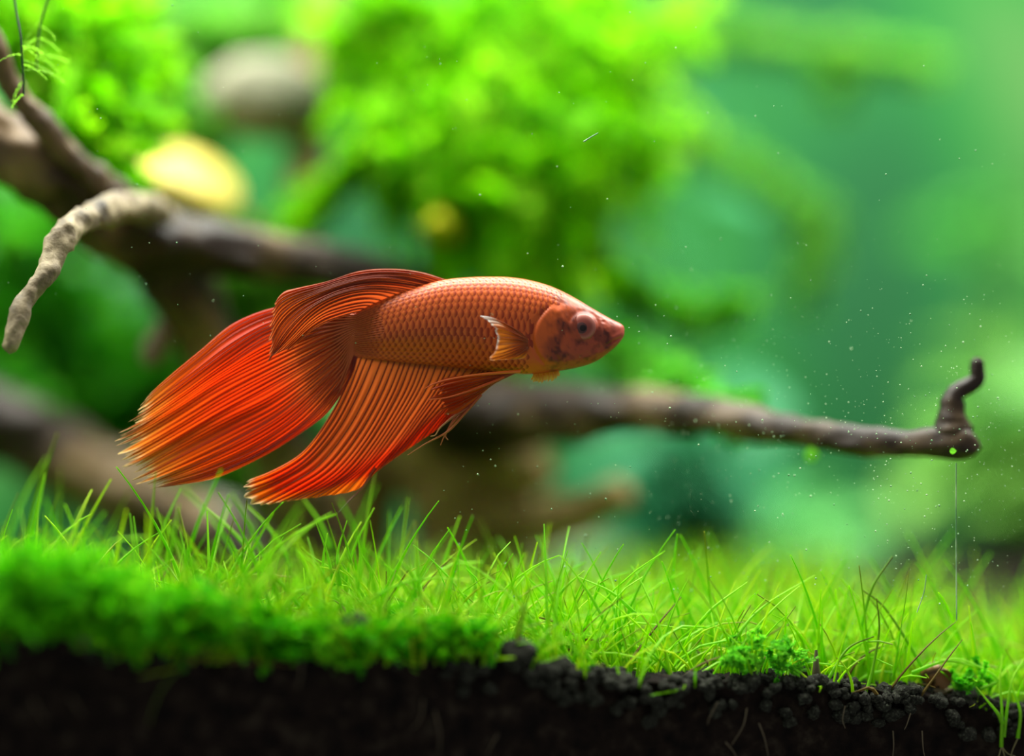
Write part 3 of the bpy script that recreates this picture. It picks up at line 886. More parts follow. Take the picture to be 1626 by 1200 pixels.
moss('moss_strand', 'moss strand curving down in a wide arc like a hook',
     [[(1010, 200, 0.15, 30), (1100, 226, 0.15, 20), (1190, 270, 0.15, 17), (1260, 318, 0.15, 19), (1288, 370, 0.15, 20), (1284, 430, 0.15, 16), (1270, 470, 0.15, 8)],
      [(1000, 250, 0.15, 16), (1020, 300, 0.15, 11), (1014, 340, 0.15, 6)]],
     340, 0.45, 2.4 * mm_, (1.6 * mm_, 0.36 * mm_), 45, PALE, down=0.1)
moss('moss_strand', 'wavy lime moss strand trailing past the fish head with an upturned tip',
     [[(880, 330, 0.085, 24), (930, 390, 0.09, 17), (980, 448, 0.09, 15), (1040, 474, 0.092, 15), (1100, 500, 0.093, 11), (1140, 504, 0.094, 8), (1172, 486, 0.095, 8)]],
     240, 0.4, 2.4 * mm_, (1.5 * mm_, 0.4 * mm_), 46, ((84, 184, 20), (112, 206, 36), (150, 220, 80)), down=0.0)
moss('moss_strand', 'moss growing down onto the long hooked branch behind the fish head',
     [[(960, 530, 0.075, 24), (1010, 570, 0.07, 30), (1060, 600, 0.062, 30), (1130, 634, 0.05, 14), (1180, 648, 0.045, 8)]],
     160, 0.5, 3 * mm_, (1.6 * mm_, 0.4 * mm_), 47, ((70, 170, 30), (100, 196, 50), (140, 214, 84)))
moss('moss_strand', 'single slanting moss strand crossing in front of the upright branch stub',
     [[(600, 230, 0.08, 26), (540, 280, 0.08, 16), (500, 320, 0.08, 14), (470, 360, 0.078, 10)]],
     110, 0.35, 2.6 * mm_, (1.5 * mm_, 0.4 * mm_), 48, LIME, down=0.1)
moss('moss_clump', 'soft deep green moss growing low behind the knobbly twig',
     [[(20, 330, 0.12, 60), (30, 430, 0.12, 70), (60, 560, 0.12, 60)], [(120, 560, 0.125, 60), (240, 600, 0.13, 60), (180, 660, 0.13, 60)],
      [(40, 600, 0.11, 34), (50, 610, 0.11, 30)]],
     150, 0.7, 9 * mm_, (3.0 * mm_, 0.8 * mm_), 49, DEEP, down=0.2)
moss('moss_clump', 'deep green moss under the driftwood fork by the tail',
     [[(330, 430, 0.12, 40), (390, 480, 0.12, 50), (430, 520, 0.12, 40)], [(330, 720, 0.12, 40), (400, 760, 0.11, 40)]],
     140, 0.7, 12 * mm_, (3.2 * mm_, 0.85 * mm_), 50, ((60, 130, 20), (92, 160, 30), (120, 180, 60)), down=0.2)

# the two sharp dark stems with tiny bright leaflets beside the glass
for k, (pts, lab) in enumerate([
    ([(18, -30, 0.004), (26, 20, 0.003), (33, 60, 0.002), (36, 100, 0.002), (38, 150, 0.002)], 'dark thread-like moss stem with few leaflets rising from the driftwood tip'),
    ([(84, -20, 0.006), (66, 30, 0.006), (60, 70, 0.006), (58, 112, 0.007)], 'shorter dark moss stem hanging beside the thread-like one')]):
    pth = catmull(np.array([P(*p) for p in pts]), 60)
    root = empty('moss_thread', pth[0].tolist()); tag(root, lab, 'moss')
    V, F, _ = tube(pth, np.full(60, 1.8 * S), 6)
    obj('stem', make_mesh('moss_stem', under(root, V), F, np.zeros((len(V), 3)) + lin((14, 44, 18))), M_plain, root)
    r_ = np.random.default_rng(60 + k)
    ends = [pth[-1], pth[int(46)], pth[28]]
    fr = []
    for e in range(9):
        s0 = pth[r_.integers(24, 60)]
        d = np.array((r_.normal() * 0.9 + 0.35, r_.normal() * 0.3, -0.35 + r_.normal() * 0.3)); d /= np.linalg.norm(d)
        t = np.linspace(0, 1, 26)[:, None]
        fr.append(s0 + d * t * R(20 + 34 * r_.random()) + np.array((0, 0, -1)) * t ** 2 * R(14))
    fr = np.array(fr)
    LV = frond_leaves(fr, 0.34 * mm_, 0.055 * mm_, 26, r_)
    lc = np.zeros((LV.shape[0] * LV.shape[1] * 4, 3)) + lin((150, 214, 60))
    lo = obj('leaflets', make_mesh('moss_leaflets', under(root, LV.reshape(-1, 3)), np.arange(len(lc)).reshape(-1, 4), lc, smooth_shade=False), M_moss, root)
    lo['kind'] = 'stuff'

# ------------------------------------------------------------------ broad-leaved plants and stones at the back
def leaf_mesh(L, W, curl, fold, n=9, m=5, thick=0.0):
    u, v = np.meshgrid(np.linspace(0, 1, n), np.linspace(-1, 1, m), indexing='ij')
    wd = W * np.sin(math.pi * np.clip(u, 0.02, 0.985) ** 0.8) ** 0.8
    x = L * u * (1 - 0.15 * curl * u)
    y = v * wd
    z = -curl * L * u ** 2 * 0.5 + fold * np.abs(v) * wd
    return np.stack([x, y, z], -1).reshape(-1, 3), grid_faces(n, m)

def bush(label, x, y, Y, w_, h_, nst, nleaf, L, W, cols, seed, cat='water plant'):
    """stems rising from the soil with broad leaves; x, y: photo pixels of the crown's middle"""
    r_ = np.random.default_rng(seed)
    c = P(x, y, Y)
    ground = float(soil_z(c[0], Y))
    root = empty('stem_plant', (c[0], Y, ground)); tag(root, label, cat, None)
    w_m, h_m = R(w_, Y), R(h_, Y)
    LVs, LFs, LCs, paths = [], [], [], []
    lv, lf = leaf_mesh(L, W, 0.5, 0.25)
    cl = [lin(q) for q in cols]
    for s_ in range(nst):
        bx0 = c[0] + r_.normal() * w_m * 0.3; by0 = Y + r_.normal() * 0.012
        tx = c[0] + (r_.random() * 2 - 1) * w_m; tz = c[2] + h_m * (0.35 + 0.65 * r_.random()); ty = Y + r_.normal() * 0.015
        t = np.linspace(0, 1, 16)[:, None]
        p0 = np.array((bx0, by0, ground)); p1 = np.array((tx, ty, tz))
        path = p0 + (p1 - p0) * t + np.array((r_.normal() * 0.006, r_.normal() * 0.004, 0)) * np.sin(t * math.pi)
        paths.append(path)
        z_lo = c[2] - h_m
        for q in range(nleaf):
            f = r_.random()
            pz = path[int(f * 15)]
            if pz[2] < z_lo: continue
            az = r_.random() * 2 * math.pi; el = r_.normal() * 0.35 + 0.15; roll = r_.normal() * 0.4
            sc_ = 0.6 + 0.7 * r_.random()
            ce, se = math.cos(el), math.sin(el)
            X_ = np.array((math.cos(az) * ce, math.sin(az) * ce, se))
            Yv = np.array((-math.sin(az), math.cos(az), 0)); Zv = np.cross(X_, Yv)
            Yr = Yv * math.cos(roll) + Zv * math.sin(roll); Zr = np.cross(X_, Yr)
            vv = pz + (lv[:, :1] * X_ + lv[:, 1:2] * Yr + lv[:, 2:] * Zr) * sc_
            LFs.append(lf + sum(len(a) for a in LVs)); LVs.append(vv)
            k = r_.random()
            LCs.append(np.zeros((len(vv), 3)) + (cl[0] * (1 - k) + cl[1] * k))
    fo = obj('foliage', make_mesh('foliage', under(root, np.vstack(LVs)), np.vstack(LFs), np.vstack(LCs)), M_leaf, root)
    fo['kind'] = 'stuff'
    SVv, SFf = many_tubes(np.array(paths), np.full((nst, 16), 0.0008), 5)
    so = obj('stems', make_mesh('plant_stems', under(root, SVv), SFf, np.zeros((len(SVv), 3)) + lin((60, 110, 40))), M_leaf, root)
    so['kind'] = 'stuff'
    return root

bush('leafy green plant with a pale crown behind the hooked branch tip', 1590, 690, 0.235, 110, 150, 9, 9, 0.022, 0.007, ((84, 150, 56), (124, 178, 76)), 71)
bush('low bright green plant at the foot of the back pane', 1275, 890, 0.24, 90, 70, 8, 8, 0.018, 0.006, ((80, 180, 84), (130, 206, 120)), 72)
bush('teal plant added to darken the background low behind the driftwood stub', 1080, 780, 0.23, 110, 130, 8, 10, 0.020, 0.007, ((50, 130, 90), (70, 150, 104)), 77)  # added plant, put here to darken this part of the background
bush('yellow-green plant reaching up by the back corner', 1590, 330, 0.25, 60, 60, 5, 9, 0.020, 0.007, ((90, 180, 70), (120, 200, 90)), 73)
bush('dark green plant standing behind the driftwood root', 420, 700, 0.17, 120, 160, 10, 9, 0.020, 0.006, ((36, 100, 30), (70, 140, 40)), 74)
bush('mid green plant behind the fork of the driftwood', 120, 520, 0.20, 190, 190, 9, 9, 0.022, 0.007, ((70, 124, 90), (104, 158, 120)), 75)
bush('teal-green plant standing behind the moss curtain', 1000, 300, 0.25, 130, 160, 5, 7, 0.022, 0.007, ((50, 130, 90), (70, 150, 104)), 76)

# yellowing round leaves caught in the moss and driftwood
def round_leaf(label, x, y, Y, w_, h_, seed, c_):
    r_ = np.random.default_rng(seed)
    c = P(x, y, Y)
    root = empty('yellow_leaf', c.tolist()); tag(root, label, 'leaf')
    n, m = 14, 24
    rr, aa_ = np.meshgrid(np.linspace(0, 1, n), np.linspace(0, 2 * math.pi, m, endpoint=False), indexing='ij')
    X_ = rr * np.cos(aa_) * R(w_, Y); Z_ = rr * np.sin(aa_) * R(h_, Y)
    Yy = -0.012 * (1 - rr ** 2) + 0.002 * np.sin(aa_ * 3) * rr + Z_ * 0.9
    V = np.stack([X_, Yy, Z_ * 0.8 + np.where(X_ > 0, -0.25 * X_, 0)], -1).reshape(-1, 3)
    V2 = V + np.array((0, 0.0006, -0.0002))
    F = grid_faces(n, m, True)
    VV = np.vstack([V, V2]); FF = np.vstack([F[:, ::-1], F + n * m])
    co = lin(c_) * (0.9 + 0.2 * r_.random((len(VV), 1)))
    obj('blade', make_mesh('leaf_blade', VV, FF, co), M_leaf, root)
    q = catmull(np.array([(R(w_, Y) * 0.9, 0.0, -R(h_, Y) * 0.5), (R(w_, Y) * 1.2, 0.004, -R(h_, Y) * 0.9), (R(w_, Y) * 1.4, 0.008, -R(h_, Y) * 1.3)]), 12)
    V, F, _ = tube(q, np.full(12, 0.0007), 6)
    obj('leaf_stalk', make_mesh('leaf_stalk', V, F, np.zeros((len(V), 3)) + lin((190, 170, 80))), M_leaf, root)
round_leaf('large pale yellow leaf resting behind the driftwood limb', 284, 288, 0.085, 96, 74, 81, (232, 212, 108))
round_leaf('small yellow leaf tangled in the bottom of the moss curtain', 700, 352, 0.075, 34, 40, 82, (216, 214, 40))

def stone(label, x, y, Y, rx, ry, seed, mat, name='stone', squ=1.0):
    c = P(x, y, Y)
    n, m = 26, 40
    a, t = np.meshgrid(np.linspace(0.02, math.pi - 0.02, n), np.linspace(0, 2 * math.pi, m, endpoint=False), indexing='ij')
    N = np.stack([np.sin(a) * np.cos(t), np.sin(a) * np.sin(t), np.cos(a)], -1).reshape(-1, 3)
    d = 1 + 0.22 * vnoise(N, 1.1, 3, seed * 2.3) + 0.06 * vnoise(N, 4.0, 2, seed)
    V = N * d[:, None] * np.array((R(rx, Y), R(rx, Y) * squ, R(ry, Y)))
    f = grid_faces(n, m, True).tolist() + [list(range(m))[::-1], list(range((n - 1) * m, n * m))]
    o = obj(name, make_mesh(name, V, [q[::-1] for q in f]), mat)
    o.location = c.tolist()
    tag(o, label, 'stone')
    return o
stone('wide pale grey stone on the soil by the back pane', 1600, 934, 0.25, 120, 40, 1, M_stone, squ=0.5)
stone('pale grey stone standing in the grass under the fish fins', 345, 850, 0.09, 46, 62, 2, M_stone, squ=0.6)
stone('low grey stone behind the grass between root and back pane', 930, 896, 0.20, 74, 22, 3, M_mottled_grey, squ=0.6)

# ------------------------------------------------------------------ grass
def blade_paths(base, az, lean, length, curve, n=7):
    """k blades: start points, compass angle, tilt from upright, length, extra bend"""
    t = np.linspace(0, 1, n)
    ang = np.minimum(lean[:, None] + curve[:, None] * t[None, :], 1.7)
    ds_ = length[:, None] / (n - 1)
    h = np.cumsum(np.sin(ang) * ds_, 1); h = np.concatenate([np.zeros((len(h), 1)), h[:, :-1]], 1)
    z = np.cumsum(np.cos(ang) * ds_, 1); z = np.concatenate([np.zeros((len(z), 1)), z[:, :-1]], 1)
    return base[:, None, :] + np.stack([h * np.cos(az)[:, None], h * np.sin(az)[:, None], z], -1)

def blade_cols(k, npts, r_, dry=0.04):
    lime, green, yel, brn = lin((188, 236, 4)), lin((134, 214, 2)), lin((222, 236, 50)), lin((120, 100, 44))
    a = r_.random((k, 1)); c = green + (lime - green) * a
    c = np.where(r_.random((k, 1)) < 0.25, yel * 0.6 + c * 0.4, c)
    c = np.where(r_.random((k, 1)) < dry, brn, c)
    c = np.repeat(c[:, None, :], npts, 1)
    tip = np.linspace(0, 1, npts)[None, :, None] ** 3
    brown_tip = (r_.random((k, 1, 1)) < 0.3)
    return np.where(brown_tip, c + (lin((128, 110, 50)) - c) * tip * 0.8, c)

ROOT_FEET = [(P(724, 960, 0.085), 0.007), (P(792, 940, 0.11), 0.007), (P(535, 940, 0.10), 0.008), (P(488, 930, 0.072), 0.009), (P(345, 880, 0.09), 0.006), (P(430, 930, 0.085), 0.007)]
def carpet_zone(n_bl, xr, vr, lr, wpx, seed, nseg=3, npts=6):
    r_ = np.random.default_rng(seed)
    x = xr[0] + (xr[1] - xr[0]) * r_.random(n_bl)
    v = vr[0] + (vr[1] - vr[0]) * r_.random(n_bl)
    y = glass_y(x) + v
    clump = np.array([noise.noise(Vector((a * 90, b_ * 90, seed))) for a, b_ in zip(x, y)])
    keep = clump > -0.30 - 0.2 * r_.random(n_bl)
    px = x / S * D / (D + y) + 813                       # where the foreground shows bare soil granules
    bare = (v < 0.006) & (px > 850)
    keep &= ~((px > 1330) & (v > 0.045 + 0.02 * r_.random(n_bl)))
    keep &= ~(bare & (r_.random(n_bl) < 0.85))
    for c_, rad_ in ROOT_FEET:
        keep &= np.hypot(x - c_[0], y - c_[1]) > rad_
    x, y, v, clump = x[keep], y[keep], v[keep], clump[keep]
    k = len(x)
    base = np.stack([x, y, soil_z(x, y) - 0.0006], -1)
    az = r_.random(k) * 2 * math.pi
    lean = np.abs(r_.normal(size=k)) * 0.62
    curve = np.abs(r_.normal(size=k)) * 1.1
    ln = (lr[0] + (lr[1] - lr[0]) * r_.random(k) ** 1.6) * (1 + 0.6 * clump)
    pth = blade_paths(base, az, lean, ln, curve, npts)
    pth[..., 1] = np.maximum(pth[..., 1], glass_y(pth[..., 0]) + 0.0008)      # blades bend along the front pane
    rad = np.linspace(1.0, 0.25, npts)[None, :] * (wpx * S) * (0.7 + 0.6 * r_.random((k, 1)))
    V, F = many_tubes(pth, rad, nseg)
    return V, F, np.repeat(blade_cols(k, npts, r_)[:, :, None, :], nseg, 2).reshape(-1, 3)
V1, F1, C1 = carpet_zone(8600, (-0.10, 0.10), (0.0012, 0.06), (0.006, 0.017), 3.2, 90)
V2, F2, C2 = carpet_zone(8000, (-0.17, 0.12), (0.060, 0.17), (0.005, 0.012), 3.6, 91, 3, 4)
o = obj('hairgrass_carpet', make_mesh('hairgrass_carpet', np.vstack([V1, V2]), np.vstack([F1, F2 + len(V1)]), np.vstack([C1, C2])), M_blade)
tag(o, 'dense bright green hairgrass carpet covering the soil', 'grass', kind='stuff')

# single tufts that stand out of the carpet, each with its own blades
BV = []
r_ = np.random.default_rng(95)
for k in range(14):
    ln = np.array([0.010 + 0.010 * r_.random()])
    p = blade_paths(np.zeros((1, 3)), np.array([0.0]), np.array([0.05 + 0.35 * r_.random()]), ln, np.array([0.2 + 1.1 * r_.random() * (k % 3 > 0)]), 10)
    rad = np.linspace(1, 0.22, 10)[None, :] * 3.2 * S
    V, F = many_tubes(p, rad, 5)
    co = np.repeat(blade_cols(1, 10, r_, 0.0)[:, :, None, :], 5, 2).reshape(-1, 3)
    me = make_mesh('hairgrass_blade', V, F, co); me.materials.append(M_blade)
    BV.append(me)
def tuft(x, y, nb, r_, scale=1.0, spread=1.0):
    root = empty('hairgrass_tuft', (x, y, float(soil_z(x, y)) - 0.0006))
    tag(root, 'small tuft of thin upright blades standing out of the hairgrass carpet', 'grass tuft', 'hairgrass tufts in front')
    for _ in range(nb):
        o = obj('blade', BV[int(r_.integers(0, len(BV)))], None, root)
        o.rotation_euler = (0, 0, r_.random() * 6.283)
        s_ = scale * (0.7 + 0.6 * r_.random())
        o.scale = (s_ * spread, s_ * spread, s_)
        o.location = (r_.normal() * 0.0006, abs(r_.normal()) * 0.0006, 0)
tr_ = np.random.default_rng(96)
for k in range(58):
    px = 8 + (1620 - 8) * (k + tr_.random()) / 58
    x = (px - 813) * S
    v = 0.004 + 0.022 * tr_.random()
    y = glass_y(x) + v
    tall = 1.0 + (0.25 if px < 620 else 0.0)
    tuft(x * (D + y) / D, y, 5, tr_, tall)

def shoot(name, label, cat, lines, group=None, rpx=3.2, col0=(136, 214, 14), col1=(180, 226, 60), part='blade', mat=None):
    """a plant whose blades are traced: lines of photo pixels (x, y, distance behind the front pane)"""
    def at(px, py, v):
        x = (px - 813) * S
        for _ in range(3):
            Y = glass_y(x) + v
            x = (px - 813) * S * (D + Y) / D
        return P(px, py, glass_y(x) + v)
    b0 = at(*lines[0][0])
    root = empty(name, b0.tolist()); tag(root, label, cat, group)
    for ln in lines:
        q = catmull(np.array([at(*p) for p in ln]), 22)
        V, F, _ = tube(q, np.linspace(1, 0.28, 22) * rpx * S, 6)
        t = np.repeat(np.linspace(0, 1, 22), 6)[:, None]
        obj(part, make_mesh(part, under(root, V), F, lin(col0) * (1 - t) + lin(col1) * t), mat or M_blade, root)
    return root
G_ = 'grass blade'
shoot('hairgrass_shoot', 'tall straight grass blade leaning over beside the low driftwood log', G_, [[(2, 905, .012), (18, 840, .012), (44, 776, .012), (74, 727, .012)]])
shoot('hairgrass_shoot', 'upright blade with its duller neighbour under the end of the tail fin', G_, [[(94, 900, .012), (110, 856, .012), (130, 806, .012)], [(52, 850, .022), (64, 790, .022), (72, 752, .022)]])
shoot('hairgrass_shoot', 'bowed blade arching flat over the grass below the tail tip', G_, [[(134, 892, .012), (154, 872, .012), (188, 857, .012), (238, 852, .012)]])
shoot('hairgrass_shoot', 'pair of crossing blades in front of the pale standing stone', G_, [[(318, 922, .014), (300, 886, .014), (276, 850, .014), (250, 816, .014)], [(262, 900, .014), (276, 850, .014), (284, 800, .014)]])
shoot('hairgrass_shoot', 'soft blade bending across the pale standing stone', G_, [[(416, 908, .034), (396, 874, .034), (364, 838, .034), (326, 806, .034)]], rpx=3.4)
shoot('hairgrass_shoot', 'soft blades rising under the anal fin tip', G_, [[(462, 900, .034), (446, 866, .034), (424, 834, .034), (392, 802, .034)], [(524, 870, .036), (508, 830, .036), (482, 792, .036)]], rpx=3.4)
shoot('hairgrass_shoot', 'bunch of tall spiky blades under the anal fin', G_, [[(540, 930, .020), (536, 880, .020), (551, 826, .020)], [(548, 930, .024), (562, 870, .024), (594, 806, .024)], [(530, 930, .020), (520, 880, .020), (502, 830, .020)], [(568, 940, .018), (572, 890, .018), (568, 850, .018)], [(520, 925, .018), (500, 890, .018), (478, 868, .018)], [(512, 920, .022), (514, 880, .022), (520, 846, .022)]], rpx=3.0)
shoot('hairgrass_shoot', 'long blade arching sideways in front of the root foot', G_, [[(584, 958, .011), (612, 938, .011), (654, 922, .011), (692, 918, .011), (738, 921, .011)]])
shoot('hairgrass_shoot', 'three upright blades before the pale root foot', G_, [[(668, 960, .012), (664, 910, .012), (661, 858, .012)], [(660, 950, .012), (654, 912, .012), (630, 884, .012)], [(688, 940, .026), (706, 890, .026), (730, 820, .026)]])
shoot('hairgrass_shoot', 'leaning cross of thin blades beside the low grey stone', G_, [[(968, 1000, .010), (940, 950, .010), (914, 912, .010), (890, 882, .010)], [(880, 954, .012), (900, 930, .012), (928, 906, .012)], [(1010, 975, .011), (970, 940, .011), (916, 915, .011)]])
shoot('hairgrass_shoot', 'two crossing blades leaning down onto the bare soil granules', G_, [[(940, 1072, .003), (915, 1034, .003), (884, 1004, .004)], [(948, 1066, .003), (926, 1028, .003), (896, 985, .004)]])
shoot('hairgrass_shoot', 'sheaf of long blades leaning towards the hooked branch', G_, [[(1150, 1060, .004), (1173, 1006, .005), (1216, 960, .007), (1293, 914, .009)], [(1110, 990, .008), (1136, 962, .008), (1187, 924, .008)], [(1158, 1056, .004), (1190, 1010, .005), (1230, 965, .006), (1270, 930, .007)]])
shoot('hairgrass_shoot', 'dark-tipped blades fanning out above the dark soil stub', G_, [[(1465, 1060, .004), (1443, 1022, .005), (1404, 964, .006), (1370, 937, .006)], [(1366, 1000, .006), (1385, 933, .006), (1417, 883, .006)], [(1372, 1110, .002), (1386, 1060, .003), (1396, 1000, .004), (1392, 950, .004)], [(1314, 1080, .003), (1346, 1030, .004), (1388, 1010, .004)]], col1=(110, 120, 30))
shoot('hairgrass_shoot', 'two curved blades bowing over the snail shell', G_, [[(1448, 1068, .003), (1484, 1054, .003), (1510, 1049, .003), (1568, 1064, .003)], [(1556, 1094, .002), (1584, 1078, .002), (1530, 1048, .003), (1490, 1048, .003)]])
ex = shoot('hairgrass_plant', 'whole grass plant pressed against the pane with its pale roots showing in the soil', 'grass plant', [
    [(1590, 1186, .0005), (1591, 1130, .0006), (1588, 1084, .0008), (1592, 1040, .002)], [(1592, 1150, .0005), (1584, 1132, .0006), (1566, 1110, .0007), (1550, 1090, .0012)],
    [(1594, 1170, .0005), (1600, 1120, .0006), (1608, 1078, .0010), (1626, 1046, .002)], [(1616, 1172, .0005), (1620, 1130, .0006), (1608, 1095, .001), (1600, 1060, .002)]])
for pts in ([(1590, 1186), (1586, 1200), (1580, 1215)], [(1591, 1186), (1596, 1202), (1604, 1216)], [(1590, 1184), (1600, 1196), (1612, 1200)], [(1616, 1172), (1608, 1190), (1602, 1212)]):
    q = catmull(np.array([P(a, b_, glass_y((a - 813) * S) + 0.0004) for a, b_ in pts]), 14)
    V, F, _ = tube(q, np.linspace(1.3, 0.5, 14) * S, 5)
    obj('root', make_mesh('grass_root', under(ex, V), F, np.zeros((len(V), 3)) + lin((120, 112, 70))), M_plain, ex)
shoot('hairgrass_runner', 'long green runner hanging over the edge of the soil along the glass', 'runner', [[(438, 996, .0015), (400, 1004, .001), (360, 1016, .0006), (312, 1040, .0003), (280, 1066, .0002), (258, 1092, .0002), (244, 1122, .0002), (236, 1150, .0002)]], rpx=3.6, col0=(84, 150, 20), col1=(96, 112, 40))
# pale roots that show in the soil behind the glass
for k, pts in enumerate([[(52, 1112), (62, 1130), (74, 1146)], [(112, 1106), (124, 1124), (130, 1134)], [(478, 1050), (478, 1074), (472, 1092)], [(672, 1110), (668, 1140), (654, 1158)], [(690, 1128), (698, 1160), (698, 1192)],
                          [(790, 1166), (780, 1184), (774, 1196)], [(1140, 1114), (1126, 1140), (1124, 1150)], [(1186, 1124), (1180, 1152), (1162, 1182)], [(1205, 1148), (1214, 1172), (1220, 1200)], [(1342, 1120), (1338, 1142), (1342, 1156)],
                          [(1446, 1132), (1440, 1150), (1436, 1158)], [(1418, 1160), (1419, 1184), (1417, 1206)], [(1464, 1160), (1466, 1190), (1470, 1206)], [(1152, 1178), (1164, 1192), (1170, 1204)]]):
    q = catmull(np.array([P(a, b_, glass_y((a - 813) * S) + 0.0002) for a, b_ in pts]), 14)
    V, F, _ = tube(q - q[0], np.linspace(1.2, 0.6, 14) * S, 5)
    o = obj('soil_root', make_mesh('soil_root', V, F, np.zeros((len(V), 3)) + lin((92, 80, 58))), M_plain)
    o.location = q[0].tolist()
    tag(o, 'thin pale grass root showing in the dark soil behind the glass', 'root', 'roots in the soil')

# soft moss cushions against the glass
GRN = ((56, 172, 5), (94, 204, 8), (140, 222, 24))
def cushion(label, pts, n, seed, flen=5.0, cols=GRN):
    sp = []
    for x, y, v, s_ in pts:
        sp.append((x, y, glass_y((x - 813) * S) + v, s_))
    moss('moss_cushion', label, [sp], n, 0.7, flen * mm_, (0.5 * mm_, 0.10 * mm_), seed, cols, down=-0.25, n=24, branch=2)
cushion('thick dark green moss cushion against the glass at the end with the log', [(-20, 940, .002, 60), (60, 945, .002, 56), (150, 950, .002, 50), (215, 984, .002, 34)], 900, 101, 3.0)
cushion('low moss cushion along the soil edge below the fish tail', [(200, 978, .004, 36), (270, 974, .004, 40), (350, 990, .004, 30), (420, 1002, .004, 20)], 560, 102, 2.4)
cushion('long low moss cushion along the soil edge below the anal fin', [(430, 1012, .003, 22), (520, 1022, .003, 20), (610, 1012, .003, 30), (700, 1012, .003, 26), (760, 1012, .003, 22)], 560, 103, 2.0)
cushion('small moss cushion on the granules beside the dark soil stub', [(1150, 1046, .003, 16), (1200, 1036, .003, 26), (1262, 1050, .003, 16)], 60, 104, 2.0, ((84, 186, 40), (116, 210, 40), (150, 224, 60)))
cushion('small moss cushion next to the snail shell', [(1510, 1074, .003, 12), (1540, 1076, .003, 14), (1566, 1078, .003, 10)], 26, 105, 1.5, ((50, 160, 20), (90, 200, 20), (130, 214, 40)))

# soil granules
GM = []
for k in range(12):
    n, m = 11, 16
    a, t = np.meshgrid(np.linspace(0.05, math.pi - 0.05, n), np.linspace(0, 2 * math.pi, m, endpoint=False), indexing='ij')
    N = np.stack([np.sin(a) * np.cos(t), np.sin(a) * np.sin(t), np.cos(a)], -1).reshape(-1, 3)
    d = 1 + 0.40 * vnoise(N, 1.3, 2, k * 4.1) + 0.24 * vnoise(N, 3.6, 3, k)
    f = grid_faces(n, m, True).tolist() + [list(range(m))[::-1], list(range((n - 1) * m, n * m))]
    me = make_mesh('soil_granule', N * d[:, None], [q[::-1] for q in f]); me.materials.append(M_granule)
    GM.append(me)
gr_ = np.random.default_rng(120)
def granule(px, v, rpx, dz=0.3, kinds=(0, 7)):
    x = (px - 813) * S
    y = glass_y(x) + v
    r = rpx * S
    o = obj('soil_granule', GM[int(gr_.integers(*kinds))])
    o.scale = (r * (0.85 + 0.4 * gr_.random()), r * (0.85 + 0.3 * gr_.random()), r * (0.7 + 0.3 * gr_.random()))
    o.rotation_euler = (gr_.normal() * 0.3, gr_.normal() * 0.3, gr_.random() * 6.28)
    o.location = (x, y, float(edge_z(x)) + r * dz - 0.0004)
    if kinds[0] == 0:
        tag(o, 'rounded dark grey soil granule lying on top of the soil edge by the glass', 'granule', 'soil granules along the glass')
    else:
        tag(o, 'soil granule pressed against the glass just under the soil edge', 'granule', 'soil granules behind the glass')
for k in range(150):
    px = 790 + 850 * gr_.random()
    rp = 7 + 9 * gr_.random() ** 1.5
    dv = gr_.random() ** 1.3
    granule(px, rp * S * 1.15 + 0.0006 + 0.007 * dv, rp, 0.15 + 0.6 * dv + 0.3 * gr_.random())
for k in range(30):
    px = 190 + 620 * gr_.random()
    rp = 6 + 7 * gr_.random()
    granule(px, rp * S * 1.1 + 0.0006 + 0.003 * gr_.random(), rp, 0.1)
for k in range(110):
    px = 700 + 930 * gr_.random()
    rp = 6 + 6 * gr_.random()
    granule(px, rp * S * 1.25 + 0.0004, rp, -0.1 - 5.0 * gr_.random() ** 1.6, (7, 12))
stone('dark round pebble lying in the hairgrass below the anal fin', 566, 990, glass_y((566 - 813) * S) + 0.004, 22, 18, 5, M_granule, 'pebble')
stone('larger dark soil lump at the edge of the bare soil', 822, 1036, glass_y(0.001) + 0.003, 28, 24, 6, M_granule, 'pebble')

# snail
sy = glass_y((1484 - 813) * S) + 0.0045
sn = empty('snail', P(1482, 1102, sy).tolist())
tag(sn, 'small brown striped snail shell sitting on the soil edge', 'snail')
turns, npt = 3.2, 120
t = np.linspace(0, 1, npt)
gr = np.exp(2.6 * (t - 1))
ang = -turns * 2 * math.pi * t + 1.2
Rs = R(19, sy)
c = np.stack([Rs * gr * np.cos(ang) * 0.72, 0.35 * Rs * gr * np.sin(ang), R(44, sy) * (1 - gr) * 0.62], -1)
c = np.stack([c[:, 0], c[:, 1], c[:, 2] + R(22, sy)], -1)
V, F, _ = tube(c, Rs * gr * 0.92 + 1e-5, 18)
V[:, 2] = (V[:, 2] - R(22, sy)) * 1.15 + R(22, sy)
band = 0.5 + 0.5 * np.sin(np.tile(np.arange(18), npt) / 18 * 2 * math.pi * 4)
co = lin((52, 32, 14)) + (lin((140, 100, 54)) - lin((52, 32, 14))) * band[:, None]
ff = F.tolist() + [list(range(18))[::-1], list(range((npt - 1) * 18, npt * 18))]
obj('shell', make_mesh('snail_shell', V, [q[::-1] for q in ff], co), M_skin, sn)
q = catmull(np.array([(R(-14, sy), 0, R(3, sy)), (0, 0, R(4, sy)), (R(14, sy), 0, R(3, sy)), (R(22, sy), 0, R(4, sy))]), 16)
V, F, _ = tube(q, np.array([R(7, sy) * math.sin(math.pi * min(0.97, max(0.06, a))) ** 0.6 for a in np.linspace(0, 1, 16)]), 10)
obj('foot', make_mesh('snail_foot', V, F, np.zeros((len(V), 3)) + lin((96, 80, 56))), M_skin, sn)

# a dead stalk end
shoot('stalk_stub', 'short brown dead stalk with a grey blunt top among the granules', 'stalk', [[(1297, 1080, .004), (1296, 1060, .004), (1296, 1032, .004)]], rpx=8.0, col0=(54, 40, 20), col1=(104, 96, 70), mat=M_plain)

